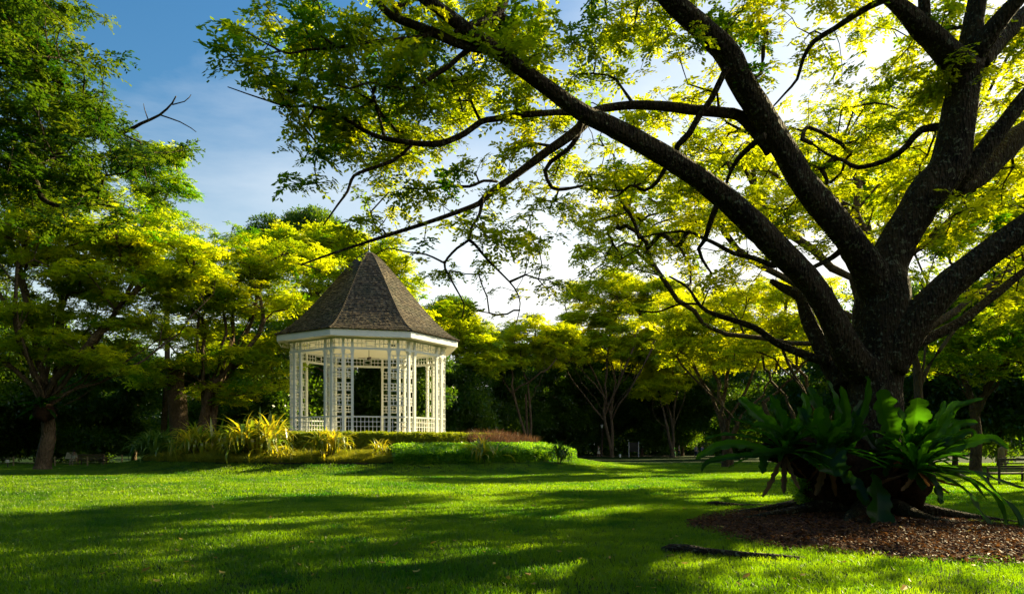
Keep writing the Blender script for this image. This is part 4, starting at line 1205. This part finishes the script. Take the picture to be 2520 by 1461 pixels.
# ------------------------------------------------------------------ background trees
def bg_tree(name, label, base, depth, forks, crowns, coll=C_SPRAYBG, sc=(1.1, 1.8), dens=1.0, tint=(.45, .2), trunk_r=.28, group=None, bark=M_BARKBG, flat=.28, padr=1.25, stems=1, per=11, lean=0):
    """base: px of the trunk foot; forks: px/py of the fork; crowns: ellipses (px,py,rx,ry) in photo pixels at this depth"""
    x0 = (base-CX)/F*depth
    t = thing(name, label, 'tree', (x0, depth, gz(x0, depth)), 0, group); o = np.array(t.location)
    m = depth/F
    fk = at(forks[0], forks[1], depth)
    P0 = []; par0 = []
    for s in range(stems):
        off = Vector((random.gauss(0, .25), random.gauss(0, .25), 0))*(s > 0)
        fks = fk + Vector((random.gauss(0, 1.2)*(s > 0), random.gauss(0, .8)*(s > 0), random.gauss(0, .5)*(s > 0)))
        b = Vector((x0, depth, t.location.z-.15))+off; prev = -1
        for i in range(11):
            u = i/10; p = b.lerp(fks, u) + Vector((math.sin(u*3.1+s*2)*.22, math.sin(u*2.3+s)*.2, 0))*min(1, u*2)
            P0.append(p[:]); par0.append(prev); prev = len(P0)-1
    n0 = len(P0)
    ns = n0//stems
    for ci, (px, py, rx, ry) in enumerate(crowns):
        c = at(px, py, depth); ax, az = rx*m, ry*m
        for rep_ in range(2 if ax > 3 else 1):
            st = (random.randrange(stems)+1)*ns-1 - random.choice((0, 0, 1, 2)); q0 = Vector(P0[st])
            e = c + Vector((random.uniform(-.5, .5)*ax, random.uniform(-.6, .6)*min(ax*.8, 6), -.15*az)); prev = st
            bul = Vector((random.gauss(0, .10), random.gauss(0, .1), -.10))*(e-q0).length
            K = 9
            for i in range(1, K):
                u = i/K; v_ = u**.85
                p = q0.lerp(e, u); p.z = q0.z + (e.z-q0.z)*(u**.8); p += bul*math.sin(math.pi*u)*.9 + Vector((random.gauss(0, .10), random.gauss(0, .1), random.gauss(0, .08)))
                P0.append(p[:]); par0.append(prev); prev = len(P0)-1
    nsk = len(P0)
    pads = []; rads = []
    for (px, py, rx, ry) in crowns:
        c = at(px, py, depth); ax, az = rx*m, ry*m; ay = min(ax*.8, 6.0)
        n = max(4, int(dens * 1.9 * (ax*az*2.6 + ax*ay*1.2) / (padr*padr) * .55))
        for _ in range(n):
            d = rng.normal(0, 1, 3); d /= np.linalg.norm(d); r = rng.uniform(.35, 1)**.55
            if rng.rand() < .35: d[2] = abs(d[2])
            q = np.array([c.x+d[0]*ax*r, c.y+d[1]*ay*r, c.z+d[2]*az*r])
            if q[2] < gz(q[0], q[1])+.4: q[2] = gz(q[0], q[1])+.4
            pads.append(q); rads.append(padr*rng.uniform(.6, 1.35))
    pads = np.array(pads)
    SP, SPAR, SL = grow(np.array(P0), np.array(par0), pads, 1.0, .16, .05)
    rad = np.minimum(pipe(SPAR, SL, len(SP), .026, .5), trunk_r*.55)
    rad[:n0] = np.maximum(rad[:n0], trunk_r*np.linspace(1.0, .75, n0//stems).tolist()*stems if False else np.tile(np.linspace(trunk_r*1.1, trunk_r*.75, n0//stems), stems))
    rad[0::1][:n0][::(n0//stems)] *= 1.35
    V, Q = edge_tubes(SP, SPAR, rad, 1, 7)
    link('trunk', fast_mesh('trunk', V-o, Q, bark, True), t)
    P = []; rt = []; tn = []
    for q, pr_ in zip(pads, rads):
        k = max(4, int(per*(pr_/1.25)**2))
        a = rng.uniform(0, 6.28, k); r = pr_*np.sqrt(rng.rand(k))
        z = flat*pr_*(.8*(1-(r/pr_)**2)) + rng.normal(0, .16*pr_*flat*2, k)
        P.append(np.column_stack([q[0]+np.cos(a)*r, q[1]+np.sin(a)*r, q[2]+z]))
        b = rng.normal(0, .13)
        tn.append(np.clip(tint[0]+b+rng.normal(0, tint[1], k), 0, 1))
    P = np.concatenate(P); tn = np.concatenate(tn); N = len(P)
    scatter('crown', coll, P, np.column_stack([rng.normal(0, .3, N), rng.normal(0, .3, N), rng.uniform(0, 6.28, N)]), rng.uniform(*sc, N), tn, t)
    return t

G1, G2 = 'sunlit spreading trees left of the bandstand', 'sunlit spreading trees right of the bandstand'
bg_tree('spreading_tree', 'wide sunlit yellow green tree whose trunk carries a fern at far left', 105, 44, (108, 985),
        [(40, 540, 150, 90), (220, 560, 200, 85), (390, 630, 140, 70), (90, 680, 150, 60), (280, 720, 170, 50), (-120, 600, 140, 110), (480, 690, 90, 45), (130, 800, 150, 40), (350, 820, 120, 35), (40, 880, 120, 35), (260, 900, 110, 30), (180, 850, 120, 40), (200, 620, 220, 60)], trunk_r=.46, group=G1, dens=1.5, tint=(.55, .22))
bg_tree('spreading_tree', 'sunlit tree with vine-hung trunks between the left edge and the bandstand', 490, 50, (500, 965),
        [(560, 670, 140, 60), (690, 650, 150, 55), (510, 780, 120, 50), (620, 740, 120, 50), (560, 890, 110, 35), (430, 830, 90, 40), (660, 850, 70, 35), (640, 960, 60, 22), (470, 720, 120, 50), (540, 970, 80, 28), (400, 920, 60, 30), (660, 900, 70, 25)], trunk_r=.34, group=G1, stems=3, dens=1.5, tint=(.5, .22))
bg_tree('spreading_tree', 'sunlit tree rising directly behind the bandstand roof', 800, 64, (810, 880),
        [(800, 630, 150, 60), (900, 650, 110, 70), (960, 740, 75, 65), (1000, 800, 60, 40), (830, 730, 130, 60), (720, 640, 110, 50), (700, 780, 80, 50)], trunk_r=.40, group=G1, stems=2, dens=1.5, sc=(1.4, 2.2), tint=(.55, .2))
bg_tree('dark_round_tree', 'dark rounded tree top behind the lit canopy left of the bandstand', 705, 88, (705, 900),
        [(690, 580, 80, 40), (770, 560, 60, 40), (640, 600, 50, 30)], coll=C_DARK, sc=(1.3, 2.4), tint=(.5, .3), padr=1.6)
bg_tree('tall_tree', 'tall mid green tree standing above the lit canopy at left', 400, 60, (405, 700),
        [(410, 420, 62, 50), (430, 500, 50, 60), (380, 520, 60, 60), (350, 440, 60, 70), (420, 570, 60, 40)], sc=(1.2, 1.9), tint=(.15, .15), padr=1.3, trunk_r=.25, dens=1.2)
bg_tree('wispy_tree', 'thin open crowned tree seen against the cloud left of the bandstand', 500, 74, (500, 800),
        [(480, 560, 45, 50), (590, 575, 30, 28), (550, 600, 60, 25)], sc=(1.0, 1.6), dens=.5, tint=(.1, .1), trunk_r=.15)
bg_tree('spreading_tree', 'small sunlit tree just right of the bandstand roof', 1120, 78, (1125, 950),
        [(1105, 795, 75, 42), (1190, 900, 60, 35),  (1090, 850, 60, 35), (1170, 830, 60, 35)], dens=1.5, sc=(1.5, 2.3), trunk_r=.25, group=G2, tint=(.6, .2))
bg_tree('dark_round_tree', 'small dark tree top peeping above the trees right of the bandstand roof', 1100, 105, (1100, 900),
        [(1100, 765, 50, 24), (1110, 800, 60, 30)], coll=C_DARK, sc=(1.5, 2.5), tint=(.6, .3), padr=1.6)
bg_tree('spreading_tree', 'flat topped tree with slender forked stems right of the bandstand', 1305, 84, (1300, 960),
        [(1290, 825, 115, 45), (1220, 850, 60, 35), (1370, 850, 60, 40), (1300, 880, 90, 30)], sc=(1.5, 2.3), dens=1.2, trunk_r=.17, stems=3, group=G2, tint=(.7, .2))
bg_tree('spreading_tree', 'tree with pale Y shaped trunk beside the lamp post', 1506, 95, (1502, 1010),
        [(1450, 800, 80, 50), (1540, 800, 90, 60), (1490, 870, 90, 40), (1430, 750, 60, 50), (1540, 720, 90, 60), (1640, 760, 90, 70), (1400, 870, 60, 40)], sc=(1.6, 2.6), trunk_r=.24, stems=2, group=G2, tint=(.7, .2), dens=1.0)
bg_tree('spreading_tree', 'tree with a bright yellow lower bough behind the walking couple', 1653, 95, (1655, 1040),
        [(1620, 960, 55, 30), (1660, 900, 90, 50), (1600, 850, 80, 50)], sc=(1.5, 2.5), trunk_r=.25, stems=2, group=G2, tint=(.75, .2), dens=1.5)
bg_tree('spreading_tree', 'brilliant yellow tree with leaning forked stems left of the rain tree', 1785, 50, (1775, 1030),
        [(1700, 790, 120, 70), (1820, 780, 110, 80), (1760, 870, 130, 45), (1660, 850, 70, 50), (1880, 860, 80, 60)], trunk_r=.24, stems=3, group=G2, tint=(.8, .2), dens=1.5)
bg_tree('spreading_tree', 'nearer yellow green tree with low fork half hidden by the rain tree ferns', 1955, 42, (1952, 1015),
        [(1880, 760, 120, 70), (1990, 760, 90, 80), (1930, 850, 130, 55), (1840, 880, 80, 45)], trunk_r=.18, stems=3, group=G2, tint=(.7, .2), dens=1.2)
bg_tree('spreading_tree', 'mid green tree filling the view right of the rain tree trunk', 2400, 38, (2400, 1000),
        [(2330, 800, 100, 90), (2450, 760, 130, 110), (2380, 900, 120, 60), (2500, 880, 110, 80), (2560, 680, 100, 120)], trunk_r=.30, group=G2, tint=(.25, .18), dens=1.6)
bg_tree('spreading_tree', 'green tree seen between the limbs of the rain tree at upper right', 2250, 34, (2260, 900),
        [(2050, 480, 130, 90), (2180, 440, 110, 110), (2300, 600, 90, 110), (2460, 520, 90, 90)], trunk_r=.25, group=G2, tint=(.5, .2), dens=1.1)

bg_tree('spreading_tree', 'yellow green tree whose canopy shows through the forks of the rain tree', 2140, 25, (2150, 820),
        [(1640, 520, 150, 70), (1830, 560, 150, 80), (1990, 400, 130, 80), (2120, 300, 120, 70), (2230, 520, 110, 90), (1560, 640, 100, 40), (2480, 420, 120, 120), (1760, 420, 120, 50), (2350, 500, 110, 80), (2640, 440, 130, 100)], sc=(.75, 1.2), trunk_r=.26, group=G2, dens=1.45, tint=(.62, .2), padr=.85, per=9)
bg_tree('spreading_tree', 'green tree whose boughs enter from the right edge behind the rain tree', 2760, 27, (2740, 800),
        [(2560, 620, 150, 120), (2800, 500, 240, 160), (3100, 600, 240, 140), (2700, 780, 200, 60)], sc=(1.0, 1.5), trunk_r=.35, group=G2, dens=1.1, tint=(.4, .2), padr=1.1)
# dark evergreen understory behind: one thing each
US = [(-60, 60, 900, 150, 230), (110, 64, 960, 120, 180), (250, 60, 985, 110, 150), (330, 66, 900, 70, 60), (540, 64, 960, 90, 170), (650, 60, 960, 110, 170),
      (760, 70, 930, 110, 180), (880, 72, 950, 100, 160), (1000, 70, 960, 90, 150), (1110, 78, 1000, 80, 95), (1200, 88, 970, 90, 130), (1290, 98, 970, 90, 130),
      (1390, 104, 960, 90, 150), (1480, 108, 960, 90, 140), (1580, 106, 960, 90, 140), (1680, 108, 960, 90, 140), (1780, 100, 960, 100, 140), (1880, 84, 950, 100, 150),
      (1990, 70, 940, 110, 160), (2110, 62, 920, 110, 180), (2230, 56, 900, 120, 190), (2350, 54, 950, 120, 150), (2460, 52, 940, 120, 170), (2580, 50, 900, 120, 200)]
words = ['at the far left edge', 'behind the tree with the fern', 'behind the information sign', 'behind the gap of sky at left', 'behind the vine-hung trunks', 'left of the bandstand railing',
         'behind the left side of the bandstand', 'seen through the middle of the bandstand', 'seen through the right side of the bandstand', 'just right of the bandstand', 'behind the purple grass',
         'behind the slender forked stems', 'left of the lamp post', 'behind the lamp post', 'behind the black notice board', 'behind the walking couple', 'behind the brilliant yellow tree',
         'left of the rain tree ferns', 'behind the nearer yellow green tree', 'behind the rain tree foot', 'right of the rain tree trunk', 'behind the right path', 'behind the bench', 'at the far right edge']
for (px, d, py, rx, ry), wd in zip(US, words):
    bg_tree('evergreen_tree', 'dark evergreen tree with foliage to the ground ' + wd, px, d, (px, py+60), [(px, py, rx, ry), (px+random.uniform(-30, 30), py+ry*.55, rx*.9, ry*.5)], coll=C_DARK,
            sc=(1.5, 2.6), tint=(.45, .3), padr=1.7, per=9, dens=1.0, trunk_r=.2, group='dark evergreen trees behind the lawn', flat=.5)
# far woodland closing the view
N = 13000
a = rng.uniform(-1.0, 1.0, N); d = rng.uniform(118, 150, N)
x = np.tan(a)*d*.95; hmax = 15 + 4*np.sin(x*.09)+3*np.sin(x*.23+1)
P = np.column_stack([x, d, rng.rand(N)**1.1*hmax])
# unseen trees added left, right and behind the viewer to block sky light
N2 = 9000
b = rng.uniform(R(140), R(385), N2); rr_ = rng.uniform(34, 60, N2)
hm = np.where(np.cos(b) > .35, 13, 25) + 4*np.sin(b*9)
P2 = np.column_stack([np.cos(b)*rr_*1.15-4, np.sin(b)*rr_+12, 1+rng.rand(N2)**.8*hm])
keep = (np.abs(P2[:, 0]) > P2[:, 1]*.80+4) | (P2[:, 1] < 0)
P = np.concatenate([P, P2[keep]]); N = len(P)
tag(scatter('far_woodland', C_DARK, P, rng.uniform(-1, 1, (N, 3))*[.4, .4, 3.1], rng.uniform(2.6, 5.0, N), rng.rand(N)*.6), 'dense dark woodland closing the view beyond the lawn, plus an unseen ring added to cut sky light', 'woodland')

# broken pale trunk beside the vine-hung tree
stub = thing('broken_trunk', 'thick pale broken tree trunk stub beside the vine-hung tree', 'tree stump', at(437, 1075, 51))
me, _, _ = limb_mesh('trunk', [at(445, 1100, 51)-stub.location, at(438, 1000, 51)-stub.location, at(432, 930, 51)-stub.location, at(432, 890, 51)-stub.location], [.72, .60, .56, .60], M_BARKBG, 16, .4, .1, 5)
link('trunk', me, stub)
# fern on the left tree trunk
lf = thing('birds_nest_fern', 'bird nest fern growing on the fork of the tree at far left', 'fern', at(108, 1000, 43.4))
for i in range(34):
    az = rng.uniform(0, 6.28); el = rng.uniform(-.2, 1.2); Lf = rng.uniform(1.0, 1.9)
    dv = Vector((math.cos(az)*math.cos(el), math.sin(az)*math.cos(el), math.sin(el)))
    link('frond', frond_mesh([dv*Lf*u+Vector((0, 0, -.45*Lf*u*u)) for u in (.05, .4, .7, 1)], rng.uniform(.16, .28), seed=1200+i), lf)
blob('root_mass', (0, 0, -.35), .62, .6, .55, 9, M_FIBRE, lf, seg=14)

# ------------------------------------------------------------------ park furniture
def at_g(px, py):
    return on_ground(px, py)
# lamp post
g = Vector(((1481-CX)/F*100, 100, gz((1481-CX)/F*100, 100)))
lamp = thing('lamp_post', 'slim dark lamp post with white lantern beside the Y shaped trunk', 'lamp post', g)
mb = MB(); mb.tube([(0, 0, 0), (0, 0, .5), (0, 0, 4.2)], [.11, .06, .045], 8); mb.box(-.25, .25, -.02, .02, 3.8, 3.84); mb.build('pole', M_BLACK, lamp)
mb = MB(); mb.lathe([(.10, 4.2), (.20, 4.65), (.20, 4.68)], 8); mb.build('lantern', solid('lantern_glass', (.7, .7, .66), .2), lamp)
mb = MB(); mb.lathe([(.24, 4.68), (.12, 4.86), (.03, 4.95)], 8); mb.build('cap', M_BLACK, lamp)
# black notice board
g = Vector(((1560-CX)/F*98, 98, gz(17, 98)))
nb = thing('notice_board', 'dark notice board on two posts with a sunlit right edge', 'sign', g, R(-25))
MB().box(-.75, .75, -.04, .04, .75, 2.1).build('panel', M_BLACK, nb)
for x_ in (-.70, .70): MB().box(x_-.05, x_+.05, -.1, -.045, 0, 2.2).build('post', solid('post_grey%d' % (x_ > 0), (.55, .52, .48), .6), nb)
# information panel at left
g = at_g(174, 1141)
ip = thing('information_sign', 'slanted cream information panel on a post at the left lawn edge', 'sign', g, R(8))
s = 1.0
mb = MB(); mb.box(-.05, .05, -.04, .04, 0, .55); mb.build('post', M_WOOD, ip)
Mt = Matrix.Translation((0, 0, .72)) @ Matrix.Rotation(R(52), 4, 'X') @ Matrix.Rotation(R(0), 4, 'Z')
mb = MB(); mb.box(-.38, .38, -.33, .33, -.02, .02, Mt @ Matrix.Shear('XY', 4, (0, 0))); mb.build('panel', solid('panel_cream', (.80, .72, .55), .4), ip)
mb = MB(); mb.box(.08, .30, -.06, .18, .0205, .024, Mt); mb.build('printed_picture', solid('print_dark', (.05, .05, .06), .5, (.35, .33, .3), 12), ip)
mb = MB()
for q in range(6): mb.box(-.30, .02-.05*(q % 3), .18-.07*q, .19-.07*q+.008, .0205, .0235, Mt)
mb.build('printed_lines', solid('print_grey', (.45, .40, .33), .5), ip)
g = at_g(19, 1150)
sp_ = thing('plant_label', 'small white plaque on a dark stake at the far left lawn edge', 'sign', g)
MB().box(-.03, .03, -.02, .02, 0, .42).build('stake', M_WOOD, sp_)
MB().box(-.12, .12, -.035, -.022, .36, .56).build('plaque', solid('plaque_white', (.7, .72, .66), .5), sp_)
# rope barrier posts
rf = thing('rope_fence', 'low rope fence on thin posts behind the left lawn edge', 'fence', (at_g(133, 1143).x, 51.0, 0))
fx = [(-40, 1148), (30, 1146), (133, 1143), (215, 1141), (300, 1139)]
pp_ = []
for px, py in fx:
    p = Vector(((px-CX)/F*51.2, 51.2+.3*random.random(), 0)); p.z = gz(p.x, p.y); pp_.append(p)
    MB().box(-.035, .035, -.035, .035, 0, .75).build('post', solid('post_wood_%d' % px, (.28, .22, .12), .7), rf, loc=p-rf.location)
for i in range(len(pp_)-1):
    for h0 in (.68, .35):
        a, b = pp_[i]-rf.location, pp_[i+1]-rf.location
        MB().tube([a.lerp(b, u)+Vector((0, 0, h0-.10*math.sin(math.pi*u))) for u in np.linspace(0, 1, 7)], .014, 5).build('rope', solid('rope_%d%d' % (i, h0*100), (.20, .16, .10), .9), rf)
# benches
bench('park_bench', 'dim slatted teak bench behind the lawn edge near the information sign', Vector((-33.4, 55, gz(-33.4, 55))), R(185), 2.0, .92)
g = at_g(2485, 1190); g = Vector(((2488-CX)/F*27.5, 27.5, gz(20, 27.5)))
bench('park_bench', 'dark teak bench seen from behind at the right edge of the lawn', g, R(192), 1.75, 1.02)

# ------------------------------------------------------------------ people
def skinned(name, joints, edges, radii, mat, parent, sub=1):
    me = bpy.data.meshes.new(name); me.from_pydata([tuple(j) for j in joints], edges, [])
    me.materials.append(mat)
    o = link(name, me, parent)
    o.modifiers.new('skin', 'SKIN')
    lay = me.skin_vertices[0] if me.skin_vertices else None
    if lay is None:
        bpy.context.view_layer.update()
        lay = me.skin_vertices[0]
    for v_, r_ in zip(lay.data, radii):
        v_.radius = (r_, r_) if not hasattr(r_, '__len__') else r_
    lay.data[0].use_root = True
    m2 = o.modifiers.new('sub', 'SUBSURF'); m2.levels = sub; m2.render_levels = sub
    return o
SKIN = solid('skin', (.35, .20, .13), .5); HAIR = solid('hair', (.02, .015, .012), .5)
def person(label, loc, rotz, shirt, lower, h=1.66, walk=.25, dress=False, arm=.2, seated=False, hat=None):
    t = thing('person', label, 'person', loc, rotz)
    s = h/1.70
    hipz = .92 if not seated else .46
    J = [(0, 0, hipz), (0, 0, hipz+.22), (0, .0, hipz+.48), (0, 0, hipz+.56), (0, -.01, hipz+.63), (0, -.01, hipz+.76)]
    E = [(0, 1), (1, 2), (2, 3), (3, 4), (4, 5)]; RD = [(.13, .10), (.12, .09), (.14, .095), (.05, .05), (.075, .085), (.075, .09)]
    for sg in (-1, 1):
        b = len(J)
        st = walk*sg
        if seated: J += [(sg*.09, -.05, hipz), (sg*.11, -.45, hipz), (sg*.11, -.47, .08), (sg*.11, -.60, .03)]
        else: J += [(sg*.09, 0, hipz-.08), (sg*.09, -st*.5-.03, .50), (sg*.09, -st*.9+.03, .09), (sg*.09, -st*.9-.12, .03)]
        E += [(0, b), (b, b+1), (b+1, b+2), (b+2, b+3)]; RD += [.088, .062, .042, .035]
        b = len(J)
        J += [(sg*.18, 0, hipz+.47), (sg*.23, st*arm, hipz+.22), (sg*.24, st*arm*2.2-.08, hipz-.02), (sg*.24, st*arm*2.2-.12, hipz-.12)]
        E += [(2, b), (b, b+1), (b+1, b+2), (b+2, b+3)]; RD += [.055, .042, .032, .03]
    J = [Vector(j)*s for j in J]
    sc_ = lambda r_, k=1.0: tuple(q*s*k for q in r_) if hasattr(r_, '__len__') else r_*s*k
    skinned('body', J, E, [sc_(r_) for r_ in RD], SKIN, t)
    # shirt: torso and upper arms
    ids = [0, 1, 2] + [10, 11] + [18, 19]
    e = [(0, 1), (1, 2), (2, 3), (3, 4), (2, 5), (5, 6)]
    skinned('shirt', [J[i] for i in ids], e, [sc_(RD[i], 1.16) for i in ids], shirt, t)
    if dress:
        mb = MB(); mb.lathe([(.17*s, hipz*s+.05), (.22*s, (hipz-.2)*s), (.29*s, .48*s)], 12); mb.build('skirt', lower, t)
    else:
        ids = [0, 6, 7, 8, 14, 15, 16]
        skinned('trousers', [J[i] for i in ids], [(0, 1), (1, 2), (2, 3), (0, 4), (4, 5), (5, 6)], [sc_(RD[i], 1.17) for i in ids], lower, t)
    hd = J[5]
    blob('hair', (hd.x, hd.y+.02*s, hd.z+.035*s), .088*s, .10*s, .10*s, 3, HAIR, t, .05, 8)
    return t
cl = lambda n, c, c2=None, sc=4: solid('cloth_'+n, c, .8, c2, sc)
def pg(px, d): return Vector(((px-CX)/F*d, d, gz((px-CX)/F*d, d)))
person('woman in a cream dress walking just left of the lamp post', pg(1473, 101), R(95), cl('cream', (.65, .6, .5)), cl('cream2', (.6, .56, .48)), 1.62, .2, True)
person('person in a bright green shirt walking beside one in grey', pg(1659, 100), R(80), cl('green', (.12, .75, .08)), cl('green_trouser', (.10, .35, .12)), 1.66)
person('person in a grey checked shirt walking close to the green shirt', pg(1671, 99), R(70), cl('check', (.35, .33, .32), (.12, .12, .13), 30), cl('dark', (.03, .03, .04)), 1.7)
person('person in a blue grey striped shirt seen from behind on the far path', pg(1713, 92), R(5), cl('stripe', (.22, .24, .33), (.06, .07, .10), 26), cl('navy', (.02, .025, .05)), 1.66)
person('dim companion in a dark blue top beside the striped shirt', pg(1728, 93), R(20), cl('blue', (.07, .09, .20)), cl('grey', (.05, .05, .05)), 1.62)
person('person in a tan sleeveless top standing behind the dark bench at right', pg(2467, 38), R(175), cl('tan', (.38, .28, .12)), cl('tan2', (.20, .15, .08)), 1.68)
person('walker on the right path mostly hidden behind the fern fronds', pg(2290, 44), R(85), cl('brick', (.22, .10, .07)), cl('short', (.10, .09, .08)), 1.65)
p_ = Vector((-34.6, 54.6, gz(-34.6, 54.6)))
person('dim seated figure in pale clothes at the end of the left bench', p_, R(5), cl('pale', (.35, .34, .28)), cl('khaki', (.2, .18, .12)), 1.6, 0, False, .1, True)
# small things far on the lawn edge
lb = thing('litter_bin', 'tiny white bin at the lawn edge right of the Y shaped trunk', 'bin', pg(1526, 97))
MB().lathe([(.12, 0), (.15, .35), (.16, .36)], 10).build('bucket', M_WHITE, lb); MB().lathe([(.165, .362), (.13, .42), (.03, .45)], 10).build('lid', M_WHITE, lb)
